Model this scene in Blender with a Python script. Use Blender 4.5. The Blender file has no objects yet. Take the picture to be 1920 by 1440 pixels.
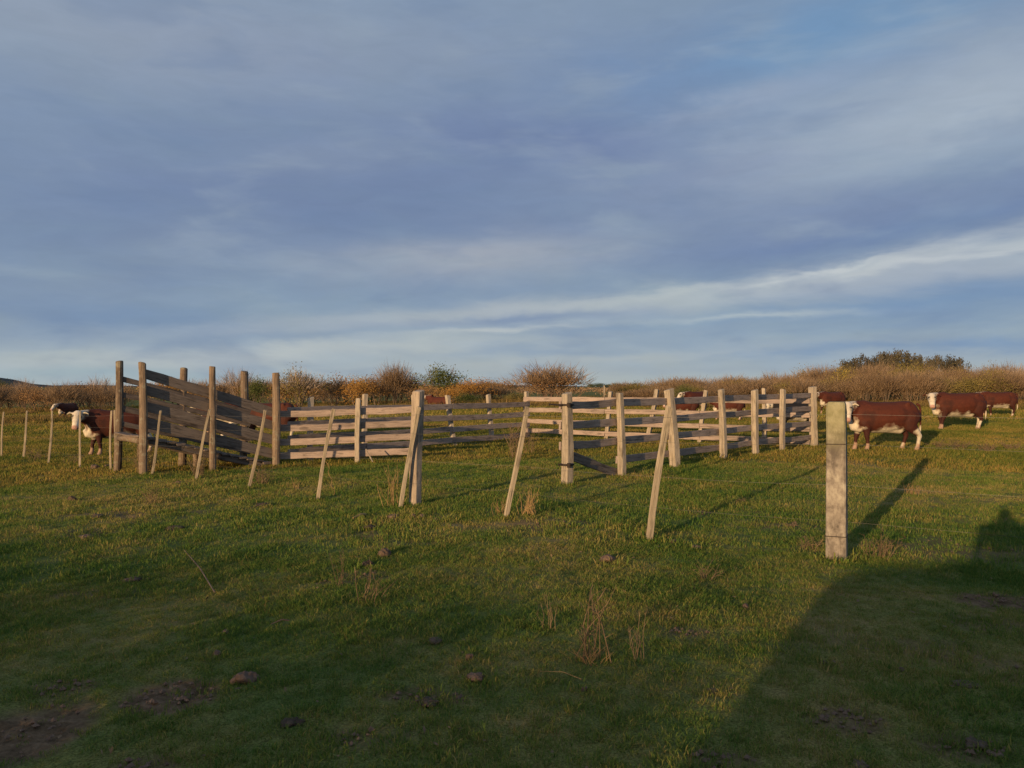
import bpy, bmesh, math, random
import numpy as np
from mathutils import Vector, Matrix, kdtree
R = math.radians
random.seed(7)
scene = bpy.context.scene
col = scene.collection

# ------------------------------------------------------------------ camera
CAM_H, F, HY = 1.5, 1450.0, 725.0          # eye height, focal length in photo pixels, horizon row
cam_d = bpy.data.cameras.new('camera')
cam_d.sensor_width = 36.0
cam_d.lens = F / 1920 * 36
cam_d.shift_y = (HY - 720) / 1920
cam_d.clip_start, cam_d.clip_end = 0.05, 12000
cam = bpy.data.objects.new('camera', cam_d)
cam.location = (0, 0, CAM_H)
cam.rotation_euler = (R(90), 0, 0)
col.objects.link(cam)
scene.camera = cam

# ------------------------------------------------------------------ sun, sky, exposure
SUN_AZ, SUN_EL = R(32.0), R(7.2)            # the light travels towards azimuth 32 deg right of the view
S2 = (math.sin(SUN_AZ), math.cos(SUN_AZ))
sd = bpy.data.lights.new('sun', 'SUN')
sd.energy = 4.25
sd.angle = R(0.5)
sd.color = (1.0, 0.68, 0.36)
sun = bpy.data.objects.new('sun', sd)
ldir = Vector((S2[0] * math.cos(SUN_EL), S2[1] * math.cos(SUN_EL), -math.sin(SUN_EL)))
sun.rotation_euler = ldir.to_track_quat('-Z', 'Y').to_euler()
sun.location = (-20, -30, 20)
col.objects.link(sun)

vs = scene.view_settings
scene.display_settings.display_device = 'sRGB'
vs.view_transform = 'Standard'
vs.look = 'None'
vs.gamma = 1.0
vs.use_curve_mapping = False
vs.exposure = 0.4
scene.cycles.use_denoising = True
scene.cycles.denoising_prefilter = 'NONE'


def lin(r, g, b):
    f = lambda c: (c / 255 / 12.92) if c / 255 <= 0.04045 else ((c / 255 + 0.055) / 1.055) ** 2.4
    return (f(r), f(g), f(b))


class Nodes:
    def __init__(s, tree):
        s.t = tree
        s.n, s.l = tree.nodes, tree.links

    def new(s, kind, **kw):
        nd = s.n.new(kind)
        for k, v in kw.items():
            setattr(nd, k, v)
        return nd

    def put(s, sock, v):
        if isinstance(v, bpy.types.NodeSocket):
            s.l.new(v, sock)
        elif v is not None:
            if hasattr(sock.default_value, '__len__') and len(sock.default_value) == 4 and len(v) == 3:
                v = (*v, 1)
            sock.default_value = v

    def math(s, op, a, b=None, c=None, clamp=False):
        nd = s.new('ShaderNodeMath', operation=op, use_clamp=clamp)
        for i, v in enumerate((a, b, c)):
            if v is not None:
                s.put(nd.inputs[i], v)
        return nd.outputs[0]

    def mix(s, fac, a, b, blend='MIX'):
        nd = s.new('ShaderNodeMix', data_type='RGBA', blend_type=blend)
        s.put(nd.inputs[0], fac)
        s.put(nd.inputs[6], a)
        s.put(nd.inputs[7], b)
        return nd.outputs[2]

    def noise(s, vec, scale, detail=3, rough=0.55, dist=0.0):
        nd = s.new('ShaderNodeTexNoise')
        if vec is not None:
            s.put(nd.inputs['Vector'], vec)
        nd.inputs['Scale'].default_value = scale
        nd.inputs['Detail'].default_value = detail
        nd.inputs['Roughness'].default_value = rough
        nd.inputs['Distortion'].default_value = dist
        return nd

    def mapping(s, vec, scale=(1, 1, 1), rot=(0, 0, 0), loc=(0, 0, 0)):
        nd = s.new('ShaderNodeMapping')
        s.put(nd.inputs['Vector'], vec)
        nd.inputs['Scale'].default_value = scale
        nd.inputs['Rotation'].default_value = rot
        nd.inputs['Location'].default_value = loc
        return nd.outputs[0]

    def ramp(s, fac, stops, interp='LINEAR'):
        nd = s.new('ShaderNodeValToRGB')
        nd.color_ramp.interpolation = interp
        el = nd.color_ramp.elements
        while len(el) < len(stops):
            el.new(0.5)
        for e, (p, c) in zip(el, stops):
            e.position = p
            e.color = (*c, 1)
        s.put(nd.inputs[0], fac)
        return nd.outputs[0]

    def maprange(s, v, a, b, c=0.0, d=1.0, smooth=True):
        nd = s.new('ShaderNodeMapRange', interpolation_type='SMOOTHSTEP' if smooth else 'LINEAR')
        s.put(nd.inputs[0], v)
        for i, x in zip((1, 2, 3, 4), (a, b, c, d)):
            nd.inputs[i].default_value = x
        return nd.outputs[0]


world = bpy.data.worlds.new('World')
scene.world = world
world.use_nodes = True
world.node_tree.nodes.clear()
W = Nodes(world.node_tree)
SKY_K = 0.1
gen = W.new('ShaderNodeTexCoord').outputs['Generated']
sep = W.new('ShaderNodeSeparateXYZ')
W.put(sep.inputs[0], gen)
az0 = W.math('ARCTAN2', sep.outputs[0], sep.outputs[1])
el0 = W.math('ARCSINE', sep.outputs[2])
cmb = W.new('ShaderNodeCombineXYZ')
W.put(cmb.inputs[0], az0)
W.put(cmb.inputs[1], el0)
streak = W.mapping(cmb.outputs[0], scale=(2.6, 9.0, 1), rot=(0, 0, R(-5)))
nz = W.noise(streak, 1.6, 5, 0.55, 0.4)
nsep = W.new('ShaderNodeSeparateColor')
W.put(nsep.inputs[0], nz.outputs['Color'])
streak2 = W.mapping(cmb.outputs[0], scale=(6.0, 24.0, 1), rot=(0, 0, R(-6)), loc=(3.1, 1.7, 0))
nz2 = W.noise(streak2, 2.4, 5, 0.6, 0.5)
n2sep = W.new('ShaderNodeSeparateColor')
W.put(n2sep.inputs[0], nz2.outputs['Color'])
az = W.math('ADD', az0, W.math('MULTIPLY', W.math('SUBTRACT', nsep.outputs[0], 0.5), 0.24))
az = W.math('ADD', az, W.math('MULTIPLY', W.math('SUBTRACT', n2sep.outputs[0], 0.5), 0.08))
el = W.math('ADD', el0, W.math('MULTIPLY', W.math('SUBTRACT', nsep.outputs[1], 0.5), 0.05))
el = W.math('ADD', el, W.math('MULTIPLY', W.math('SUBTRACT', n2sep.outputs[1], 0.5), 0.012))
sky_tex = W.new('ShaderNodeTexSky')
sky_tex.sky_type = 'NISHITA'
sky_tex.sun_disc = False
sky_tex.sun_elevation = SUN_EL
sky_tex.sun_rotation = SUN_AZ + math.pi
sky_tex.altitude = 50
# cloud layer: tone by elevation, then soft banks of cloud
DEG = math.pi / 180
cl = W.ramp(W.math('DIVIDE', el, 30 * DEG, clamp=True), [
    (0.0, lin(152, 157, 164)), (0.05, lin(144, 152, 165)), (0.14, lin(116, 134, 162)),
    (0.33, lin(101, 119, 153)), (0.66, lin(104, 121, 155)), (0.95, lin(114, 129, 158))])


def bank(base, px, py, rx, ry, rot, rgb, amt):
    a = math.atan((px - 960) / F)
    e = math.atan((HY - py) / F * math.cos(a))
    dx = W.math('SUBTRACT', az, a)
    dy = W.math('SUBTRACT', el, e)
    c, s = math.cos(R(rot)), math.sin(R(rot))
    k = math.cos(a)
    u = W.math('ADD', W.math('MULTIPLY', dx, c * F / rx / 1.0), W.math('MULTIPLY', dy, s * F / rx))
    v = W.math('ADD', W.math('MULTIPLY', dx, -s * F / ry), W.math('MULTIPLY', dy, c * F / ry))
    q = W.math('ADD', W.math('MULTIPLY', u, u), W.math('MULTIPLY', v, v))
    m = W.math('MULTIPLY', W.math('EXPONENT', W.math('MULTIPLY', q, -1.0)), amt)
    return W.mix(m, base, lin(*rgb))


for b in [
    (500, 330, 620, 110, 4, (88, 104, 147), .85), (40, 240, 280, 150, 0, (113, 128, 158), .55),
    (250, 60, 520, 85, 2, (128, 136, 159), .9), (620, 110, 330, 50, 2, (118, 127, 157), .5),
    (620, 295, 220, 36, 4, (114, 126, 156), .7), (760, 190, 240, 50, -3, (112, 125, 157), .6), (300, 440, 250, 26, 8, (96, 112, 150), .5),
    (1300, 140, 260, 80, 10, (90, 113, 158), .6), (1570, 60, 260, 95, 12, (84, 122, 166), .85),
    (1760, 225, 430, 95, 7, (146, 153, 173), 1.0), (1360, 190, 170, 26, 13, (140, 146, 170), .6),
    (1500, 165, 160, 30, 12, (132, 140, 167), .4),
    (1050, 270, 230, 60, -4, (86, 101, 148), .7), (1300, 320, 300, 35, 3, (108, 119, 155), .5),
    (1680, 400, 420, 50, 5, (95, 110, 152), .65), (1100, 400, 420, 40, 2, (98, 112, 151), .5),
    (890, 482, 260, 40, 4, (142, 144, 162), .95), (240, 500, 280, 60, 18, (110, 123, 153), .6),
    (140, 590, 200, 25, 8, (118, 130, 156), .5),
    (380, 612, 260, 26, -2, (88, 113, 153), .75),
    (1700, 430, 260, 16, 4, (82, 104, 152), .6),
    (1860, 505, 260, 34, 6, (140, 146, 167), .7), (1600, 535, 260, 25, 6, (122, 133, 160), .5),
    (1640, 500, 340, 17, 8, (172, 172, 180), .9), (1230, 548, 260, 11, 7, (170, 170, 178), .8), (1180, 576, 330, 20, 5, (146, 151, 168), .8), (1800, 508, 280, 26, 6, (152, 156, 172), .7),
    (1500, 512, 150, 6, 9, (182, 180, 186), .8), (1830, 474, 130, 8, 6, (176, 175, 184), .75),
    (860, 588, 470, 18, 5, (156, 158, 168), .75), (930, 623, 170, 7, 4, (172, 172, 178), .8),
    (960, 598, 210, 9, 3, (92, 113, 153), .75), (700, 610, 300, 12, 4, (140, 147, 166), .5),
    (1690, 575, 420, 24, 3, (92, 120, 161), .8), (1390, 597, 180, 6, 1, (158, 163, 175), .7),
    (1350, 620, 300, 9, 2, (112, 130, 160), .6),
    (1760, 645, 360, 16, 2, (86, 118, 164), .75),
    (560, 662, 460, 17, 3, (168, 168, 172), .85), (980, 655, 260, 10, 2, (118, 134, 162), .6),
    (1050, 674, 420, 11, 3, (154, 157, 166), .7), (1330, 692, 300, 9, 0, (128, 140, 163), .5),
    (1640, 668, 400, 9, 1, (138, 148, 166), .5), (120, 672, 260, 10, 0, (156, 160, 166), .5),
    (250, 702, 260, 10, 0, (134, 151, 165), .6),
]:
    cl = bank(cl, *b)
pn = W.noise(W.mapping(cmb.outputs[0], scale=(2.2, 6.5, 1), rot=(0, 0, R(-9)), loc=(1.3, .4, 0)), 2.0, 4, .52, .5)
pn2 = W.noise(W.mapping(cmb.outputs[0], scale=(2.6, 9.0, 1), rot=(0, 0, R(-7)), loc=(7.3, 2.4, 0)), 2.6, 4, .55, .4)
patch = W.math('ADD', W.math('MULTIPLY', pn.outputs['Fac'], .65), W.math('MULTIPLY', pn2.outputs['Fac'], .35))
cl = W.mix(W.math('MULTIPLY', W.maprange(patch, .50, .68), .30), cl, lin(146, 154, 170))
cl = W.mix(W.math('MULTIPLY', W.maprange(patch, .49, .36), .32), cl, lin(88, 108, 148))
hs = W.new('ShaderNodeHueSaturation')
hs.inputs['Saturation'].default_value = .86
W.put(hs.inputs['Color'], cl)
cl = W.mix(1.0, hs.outputs[0], (.95, 1.03, .98), 'MULTIPLY')
fine = W.maprange(n2sep.outputs[2], 0.25, 0.75, 0.96, 1.04, False)
fm = W.new('ShaderNodeVectorMath', operation='SCALE')
W.put(fm.inputs[0], cl)
W.put(fm.inputs['Scale'], W.math('MULTIPLY', fine, 0.98 / SKY_K))
cover = W.maprange(nz.outputs['Fac'], 0.2, 0.6, 0.86, 1.0)
dt = W.new('ShaderNodeVectorMath', operation='DOT_PRODUCT')       # the cloud is broken round the sun, which shines through
W.put(dt.inputs[0], gen)
dt.inputs[1].default_value = tuple(-ldir)
cover = W.math('MULTIPLY', cover, W.maprange(dt.outputs['Value'], .78, .96, 1.0, .6))
skycol = W.mix(cover, sky_tex.outputs[0], fm.outputs[0])
bg = W.new('ShaderNodeBackground')
W.put(bg.inputs['Color'], skycol)
bg.inputs['Strength'].default_value = SKY_K
wo = W.new('ShaderNodeOutputWorld')
W.l.new(bg.outputs[0], wo.inputs['Surface'])


# ------------------------------------------------------------------ small helpers
def vnoise(x, y, seed=0):
    x, y = np.asarray(x, float), np.asarray(y, float)
    xi, yi = np.floor(x).astype(np.int64), np.floor(y).astype(np.int64)
    xf, yf = x - xi, y - yi

    def h(a, b):
        n = (a * 374761393 + b * 668265263 + seed * 974711) & 0x7fffffff
        n = ((n ^ (n >> 13)) * 1274126177) & 0x7fffffff
        return ((n ^ (n >> 16)) & 0xffff) / 65535.0
    u, v = xf * xf * (3 - 2 * xf), yf * yf * (3 - 2 * yf)
    return ((h(xi, yi) * (1 - u) + h(xi + 1, yi) * u) * (1 - v) + (h(xi, yi + 1) * (1 - u) + h(xi + 1, yi + 1) * u) * v)


def Hbase(x, y):
    x, y = np.asarray(x, float), np.asarray(y, float)
    xm = (np.sqrt(x * x + 0.6) - x) / 2
    z = -np.tanh(0.03 * xm)
    z = z + 0.08 * np.exp(-((x + 7.0) ** 2 + (y - 14.5) ** 2) / 0.8)     # earth banked against the loading end
    return z


def H(x, y):
    x, y = np.asarray(x, float), np.asarray(y, float)
    z = Hbase(x, y)
    z = z + 0.05 * (vnoise(x / 2.7, y / 2.7, 1) - .5) + 0.035 * (vnoise(x / .9, y / .9, 2) - .5)
    z = z + 0.022 * (vnoise(x / .33, y / .33, 3) - .5) + 0.012 * (vnoise(x / .12, y / .12, 4) - .5)
    return z


def hz(x, y):
    return float(H(x, y))


def G(px, py, fine=True):
    """ground point seen at a pixel of the photograph"""
    d = CAM_H * F / max(py - HY, 1)
    for _ in range(30):
        d = (CAM_H - float(Hbase((px - 960) / F * d, d))) * F / max(py - HY, 1)
    x = (px - 960) / F * d
    return Vector((x, d, hz(x, d) if fine else float(Hbase(x, d))))


def P(px, py, d):
    return Vector(((px - 960) / F * d, d, CAM_H - (py - HY) / F * d))


def tag(o, label=None, cat=None, group=None, kind=None):
    if label: o['label'] = label
    if cat: o['category'] = cat
    if group: o['group'] = group
    if kind: o['kind'] = kind
    return o


def thing(name, loc, label, cat, group=None):
    o = bpy.data.objects.new(name, None)
    o.empty_display_size = 0.2
    o.location = loc
    col.objects.link(o)
    return tag(o, label, cat, group)


def link(name, me, mat=None, parent=None, mw=None):
    o = bpy.data.objects.new(name, me)
    if mat is not None and not me.materials:
        me.materials.append(mat)
    col.objects.link(o)
    if mw is None:
        mw = Matrix()
    if parent is not None:
        o.parent = parent
        o.matrix_basis = Matrix.Translation(-parent_world(parent)) @ mw
    else:
        o.matrix_basis = mw
    return o


def parent_world(p):
    v = p.location.copy()
    while p.parent:
        p = p.parent
        v += p.location
    return v


def mesh(name, verts, faces, smooth=False):
    me = bpy.data.meshes.new(name)
    me.from_pydata([tuple(v) for v in verts], [], [tuple(f) for f in faces])
    if smooth:
        me.polygons.foreach_set('use_smooth', [True] * len(me.polygons))
    me.update()
    return me


def npmesh(name, V, Fc, smooth=False):
    """fast mesh from numpy arrays, all faces with the same number of corners"""
    me = bpy.data.meshes.new(name)
    n, k = Fc.shape
    me.vertices.add(len(V))
    me.vertices.foreach_set('co', np.ascontiguousarray(V, dtype=np.float32).ravel())
    me.loops.add(n * k)
    me.loops.foreach_set('vertex_index', np.ascontiguousarray(Fc, dtype=np.int32).ravel())
    me.polygons.add(n)
    me.polygons.foreach_set('loop_start', np.arange(0, n * k, k, dtype=np.int32))
    me.polygons.foreach_set('loop_total', np.full(n, k, dtype=np.int32))
    if smooth:
        me.polygons.foreach_set('use_smooth', np.ones(n, dtype=bool))
    me.update(calc_edges=True)
    me.validate()
    return me


def tube_arrays(path, radii, sides=6, up=Vector((0, 0, 1)), caps=True):
    """path of points, radii a number or (side, up) pair per point -> verts, faces"""
    V, Fc = [], []
    n = len(path)
    path = [Vector(p) for p in path]
    for i, p in enumerate(path):
        f = (path[min(i + 1, n - 1)] - path[max(i - 1, 0)]).normalized()
        s = f.cross(up)
        if s.length < 1e-3:
            s = f.cross(Vector((1, 0, 0)))
        s.normalize()
        u = s.cross(f).normalized()
        r = radii[i]
        a, b = (r, r) if not hasattr(r, '__len__') else r
        for k in range(sides):
            t = 2 * math.pi * (k + .5) / sides
            V.append(p + s * (a * math.cos(t)) + u * (b * math.sin(t)))
    for i in range(n - 1):
        for k in range(sides):
            k2 = (k + 1) % sides
            Fc.append((i * sides + k, i * sides + k2, (i + 1) * sides + k2, (i + 1) * sides + k))
    if caps:
        Fc.append(tuple(range(sides - 1, -1, -1)))
        Fc.append(tuple((n - 1) * sides + k for k in range(sides)))
    return V, Fc


class MB:
    def __init__(s):
        s.v, s.f = [], []

    def add(s, V, Fc):
        o = len(s.v)
        s.v += list(V)
        s.f += [tuple(i + o for i in f) for f in Fc]
        return s

    def tube(s, path, radii, sides=5, **kw):
        return s.add(*tube_arrays(path, radii, sides, **kw))

    def mesh(s, name, smooth=False):
        return mesh(name, s.v, s.f, smooth)


# ------------------------------------------------------------------ materials
def material(name):
    m = bpy.data.materials.new(name)
    m.use_nodes = True
    m.node_tree.nodes.clear()
    n = Nodes(m.node_tree)
    out = n.new('ShaderNodeOutputMaterial')
    return m, n, out


def bsdf(n, out, colr, rough=0.85, bump=None, bump_s=0.4, bump_d=0.01, spec=0.2):
    b = n.new('ShaderNodeBsdfPrincipled')
    n.put(b.inputs['Base Color'], colr)
    n.put(b.inputs['Roughness'], rough)
    b.inputs['Specular IOR Level'].default_value = spec
    if bump is not None:
        bp = n.new('ShaderNodeBump')
        bp.inputs['Strength'].default_value = bump_s
        bp.inputs['Distance'].default_value = bump_d
        n.put(bp.inputs['Height'], bump)
        n.l.new(bp.outputs[0], b.inputs['Normal'])
    n.l.new(b.outputs[0], out.inputs['Surface'])
    return b


def wood(name, light, dark, axis='X', foot=None, lichen=None):
    m, n, out = material(name)
    oc = n.new('ShaderNodeTexCoord').outputs['Object']
    rnd = n.new('ShaderNodeObjectInfo').outputs['Random']
    off = n.new('ShaderNodeVectorMath', operation='ADD')
    cx = n.new('ShaderNodeCombineXYZ')
    n.put(cx.inputs[0], n.math('MULTIPLY', rnd, 37.0))
    n.put(cx.inputs[1], n.math('MULTIPLY', rnd, 11.0))
    n.put(off.inputs[0], oc)
    n.put(off.inputs[1], cx.outputs[0])
    sc = (1.3, 26, 26) if axis == 'X' else (26, 26, 1.3)
    sc2 = (3.5, 90, 90) if axis == 'X' else (90, 90, 3.5)
    g1 = n.noise(n.mapping(off.outputs[0], scale=sc), 1.0, 5, 0.6, 0.3)
    g2 = n.noise(n.mapping(off.outputs[0], scale=sc2), 1.0, 3, 0.6)
    bl = n.noise(off.outputs[0], 2.6, 4, 0.6)
    f = n.math('ADD', n.math('MULTIPLY', g1.outputs['Fac'], 0.55), n.math('MULTIPLY', g2.outputs['Fac'], 0.25))
    f = n.math('ADD', f, n.math('MULTIPLY', bl.outputs['Fac'], 0.35))
    f = n.math('ADD', f, n.math('MULTIPLY', n.math('SUBTRACT', rnd, 0.5), 0.16))
    c = n.ramp(f, [(0.36, dark), (0.62, light), (0.85, tuple(min(1, v * 1.25) for v in light))])
    kn = n.noise(n.mapping(off.outputs[0], scale=(3, 9, 9) if axis == 'X' else (9, 9, 3)), 1.0, 2, .5)
    c = n.mix(n.math('MULTIPLY', n.maprange(kn.outputs['Fac'], .60, .72), .6), c, tuple(v * .6 for v in dark))
    crack = n.maprange(g2.outputs['Fac'], 0.32, 0.45, 0.4, 1.0)
    cr = n.new('ShaderNodeVectorMath', operation='SCALE')
    n.put(cr.inputs[0], c)
    n.put(cr.inputs['Scale'], crack)
    c = cr.outputs[0]
    if lichen:
        ln = n.noise(oc, 7.0, 5, 0.65)
        c = n.mix(n.math('MULTIPLY', n.maprange(ln.outputs['Fac'], 0.52, 0.62), 0.55), c, lichen)
    hgt = n.math('ADD', n.math('MULTIPLY', g1.outputs['Fac'], 0.6), n.math('MULTIPLY', g2.outputs['Fac'], 0.6))
    bsdf(n, out, c, 0.9, hgt, 0.7, 0.012)
    return m


M = {}
M['rail'] = wood('grey_tan_plank', (.33, .255, .215), (.165, .128, .11), 'X')
M['rail_old'] = wood('dark_weathered_plank', (.165, .132, .112), (.070, .055, .047), 'X')
M['post'] = wood('pale_split_post', (.385, .32, .245), (.18, .148, .115), 'Z')
M['post_old'] = wood('brown_round_post', (.205, .148, .104), (.080, .058, .043), 'Z', lichen=(.26, .24, .18))
M['stake'] = wood('thin_grey_stake', (.36, .295, .21), (.17, .135, .095), 'Z')
M['strainer'] = wood('grey_split_post', (.38, .305, .235), (.18, .14, .11), 'Z')


def make_concrete():
    m, n, out = material('weathered_concrete')
    oc = n.new('ShaderNodeTexCoord').outputs['Object']
    a = n.noise(oc, 9, 6, 0.65)
    b = n.noise(n.mapping(oc, scale=(1, 1, .45)), 22, 4, 0.6)
    s = n.noise(n.mapping(oc, scale=(1, 1, .35)), 6.5, 5, 0.6, 0.6)
    c = n.ramp(n.math('ADD', n.math('MULTIPLY', a.outputs['Fac'], .6), n.math('MULTIPLY', b.outputs['Fac'], .4)),
               [(.38, (.11, .092, .076)), (.5, (.235, .20, .165)), (.62, (.35, .31, .25))])
    st = n.maprange(s.outputs['Fac'], .47, .60)
    c = n.mix(n.math('MULTIPLY', st, .85), c, (.095, .078, .068))
    z = n.new('ShaderNodeSeparateXYZ')
    n.put(z.inputs[0], oc)
    zl = n.math('ADD', z.outputs[2], n.math('MULTIPLY', a.outputs['Fac'], .35))
    c = n.mix(n.math('MULTIPLY', n.maprange(zl, 1.0, 1.42), .55), c, (.27, .26, .12))
    c = n.mix(n.math('MULTIPLY', n.maprange(zl, .28, .12), .5), c, (.16, .12, .08))
    bsdf(n, out, c, .92, n.math('ADD', a.outputs['Fac'], n.math('MULTIPLY', b.outputs['Fac'], .6)), .55, .012)
    return m


M['concrete'] = make_concrete()


def plain(name, c1, c2, scale=6, rough=.9, bump=.4, dist=.01, spec=.15):
    m, n, out = material(name)
    oc = n.new('ShaderNodeTexCoord').outputs['Object']
    a = n.noise(oc, scale, 5, .6)
    rnd = n.new('ShaderNodeObjectInfo').outputs['Random']
    f = n.math('ADD', a.outputs['Fac'], n.math('MULTIPLY', n.math('SUBTRACT', rnd, .5), .25))
    bsdf(n, out, n.ramp(f, [(.3, c1), (.7, c2)]), rough, a.outputs['Fac'], bump, dist, spec)
    return m


M['dung'] = plain('dried_dung', (.045, .031, .022), (.125, .085, .06), 30, bump=.8, dist=.02)
M['stone'] = plain('pinkish_clod', (.085, .056, .042), (.19, .125, .09), 30, bump=.8, dist=.02)
M['wire'] = plain('galvanised_wire', (.07, .065, .06), (.13, .12, .115), 30, .6, 0, spec=.3)
M['iron'] = plain('rusty_black_iron', (.018, .016, .015), (.05, .035, .028), 30, .7, .2)
M['weed'] = plain('dry_weed_stalk', (.10, .07, .042), (.22, .15, .09), 9, bump=0)
M['reed'] = plain('straw_blade', (.20, .125, .058), (.36, .235, .11), 9, bump=0)
M['bark'] = plain('shrub_bark', (.075, .055, .042), (.17, .125, .095), 6, bump=.3)
M['straw'] = plain('rolled_straw', (.22, .16, .08), (.38, .28, .14), 20, bump=.6)
M['cloth'] = plain('dark_jacket', (.02, .025, .035), (.04, .045, .06), 20, bump=.2)


def grass_colour(n, dry_bias=0.0):
    pos = n.new('ShaderNodeNewGeometry').outputs['Position']
    big = n.noise(pos, .22, 3, .55)
    mid = n.noise(pos, 1.1, 4, .6)
    small = n.noise(pos, 7.0, 3, .6)
    f = n.math('ADD', n.math('MULTIPLY', big.outputs['Fac'], .55), n.math('MULTIPLY', mid.outputs['Fac'], .45))
    f = n.math('ADD', n.math('MULTIPLY', n.math('SUBTRACT', f, .5), 1.8), .44)
    f = n.math('ADD', f, n.math('MULTIPLY', n.math('SUBTRACT', small.outputs['Fac'], .5), .35))
    return pos, f, small


def make_ground():
    m, n, out = material('pasture_soil')
    pos, f, small = grass_colour(n)
    thatch = n.ramp(f, [(.30, (.098, .126, .034)), (.5, (.16, .148, .046)), (.68, (.26, .185, .08))])
    spk = n.noise(pos, 85, 3, .7)
    spv = n.new('ShaderNodeVectorMath', operation='SCALE')
    n.put(spv.inputs[0], thatch)
    n.put(spv.inputs['Scale'], n.maprange(spk.outputs['Fac'], .35, .65, .5, 1.5, False))
    thatch = spv.outputs[0]
    at = n.new('ShaderNodeAttribute', attribute_name='dirt')
    d1 = n.noise(pos, 9, 6, .65)
    d2 = n.noise(pos, 34, 4, .6)
    soil = n.ramp(n.math('ADD', n.math('MULTIPLY', d1.outputs['Fac'], .6), n.math('MULTIPLY', d2.outputs['Fac'], .4)),
                  [(.36, (.068, .042, .026)), (.52, (.155, .098, .060)), (.68, (.25, .165, .105))])
    c = n.mix(at.outputs['Fac'], thatch, soil)
    hgt = n.math('ADD', d1.outputs['Fac'], n.math('MULTIPLY', d2.outputs['Fac'], .5))
    bsdf(n, out, c, .95, hgt, .9, .04, .05)
    return m


def make_grass(name, stops, trans=.35):
    m, n, out = material(name)
    pos, f, small = grass_colour(n)
    rnd = n.new('ShaderNodeObjectInfo').outputs['Random']
    at = n.new('ShaderNodeAttribute', attribute_name='tint')
    f = n.math('ADD', f, n.math('MULTIPLY', n.math('SUBTRACT', at.outputs['Fac'], .5), .60))
    f = n.math('ADD', f, n.math('MULTIPLY', n.math('SUBTRACT', rnd, .5), .14))
    c = n.ramp(f, stops)
    d = n.new('ShaderNodeBsdfDiffuse')
    t = n.new('ShaderNodeBsdfTranslucent')
    n.put(d.inputs[0], c)
    n.put(t.inputs[0], c)
    mx = n.new('ShaderNodeMixShader')
    mx.inputs[0].default_value = trans
    n.l.new(d.outputs[0], mx.inputs[1])
    n.l.new(t.outputs[0], mx.inputs[2])
    n.l.new(mx.outputs[0], out.inputs['Surface'])
    return m


M['ground'] = make_ground()
M['grass'] = make_grass('pasture_grass', [(.20, (.078, .146, .030)), (.42, (.154, .208, .043)),
                                          (.60, (.260, .234, .062)), (.82, (.42, .30, .12))])
M['grass_far'] = make_grass('distant_pasture_grass', [(.24, (.115, .14, .028)), (.42, (.21, .195, .045)),
                                                     (.58, (.28, .205, .052)), (.78, (.38, .25, .085))])
M['drygrass'] = make_grass('tall_dry_grass', [(.3, (.13, .105, .035)), (.5, (.22, .15, .055)), (.7, (.32, .20, .085))])


def leafy(name, c1, c2, c3, trans=.2):
    m, n, out = material(name)
    pos = n.new('ShaderNodeNewGeometry').outputs['Position']
    a = n.noise(pos, .9, 3, .6)
    at = n.new('ShaderNodeAttribute', attribute_name='tint')
    rnd = n.new('ShaderNodeObjectInfo').outputs['Random']
    f = n.math('ADD', n.math('MULTIPLY', a.outputs['Fac'], .5), n.math('MULTIPLY', at.outputs['Fac'], .35))
    f = n.math('ADD', f, n.math('MULTIPLY', rnd, .2))
    c = n.ramp(f, [(.3, c1), (.52, c2), (.75, c3)])
    d = n.new('ShaderNodeBsdfDiffuse')
    t = n.new('ShaderNodeBsdfTranslucent')
    n.put(d.inputs[0], c)
    n.put(t.inputs[0], c)
    mx = n.new('ShaderNodeMixShader')
    mx.inputs[0].default_value = trans
    n.l.new(d.outputs[0], mx.inputs[1])
    n.l.new(t.outputs[0], mx.inputs[2])
    n.l.new(mx.outputs[0], out.inputs['Surface'])
    return m


M['twig'] = leafy('bare_brown_twigs', (.158, .105, .064), (.252, .170, .102), (.345, .245, .158))
M['rust'] = leafy('rust_leaves', (.19, .105, .05), (.29, .165, .075), (.38, .235, .115))
M['orange'] = leafy('orange_leaves', (.26, .13, .035), (.39, .205, .055), (.48, .28, .085))
M['olive'] = leafy('olive_leaves', (0.123, 0.102, 0.035), (0.217, 0.174, 0.055), (0.319, 0.246, 0.087))
M['yellow'] = leafy('yellow_olive_leaves', (0.217, 0.167, 0.043), (0.348, 0.261, 0.065), (0.450, 0.348, 0.102))
M['green'] = leafy('green_leaves', (.045, .062, .022), (.085, .105, .034), (.15, .155, .055))
M['gum'] = leafy('grey_olive_leaves', (.050, .046, .034), (.085, .076, .056), (.135, .118, .085))
M['pale'] = leafy('pale_bare_twigs', (0.232, 0.167, 0.123), (0.348, 0.261, 0.196), (0.464, 0.362, 0.275))


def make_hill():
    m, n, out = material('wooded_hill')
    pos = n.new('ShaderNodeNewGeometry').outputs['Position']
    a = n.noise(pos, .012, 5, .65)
    bsdf(n, out, n.ramp(a.outputs['Fac'], [(.35, (.040, .052, .060)), (.65, (.075, .085, .09))]), 1, spec=0)  # blue-grey of distant haze is put into the hill colour
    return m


M['hill'] = make_hill()

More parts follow.
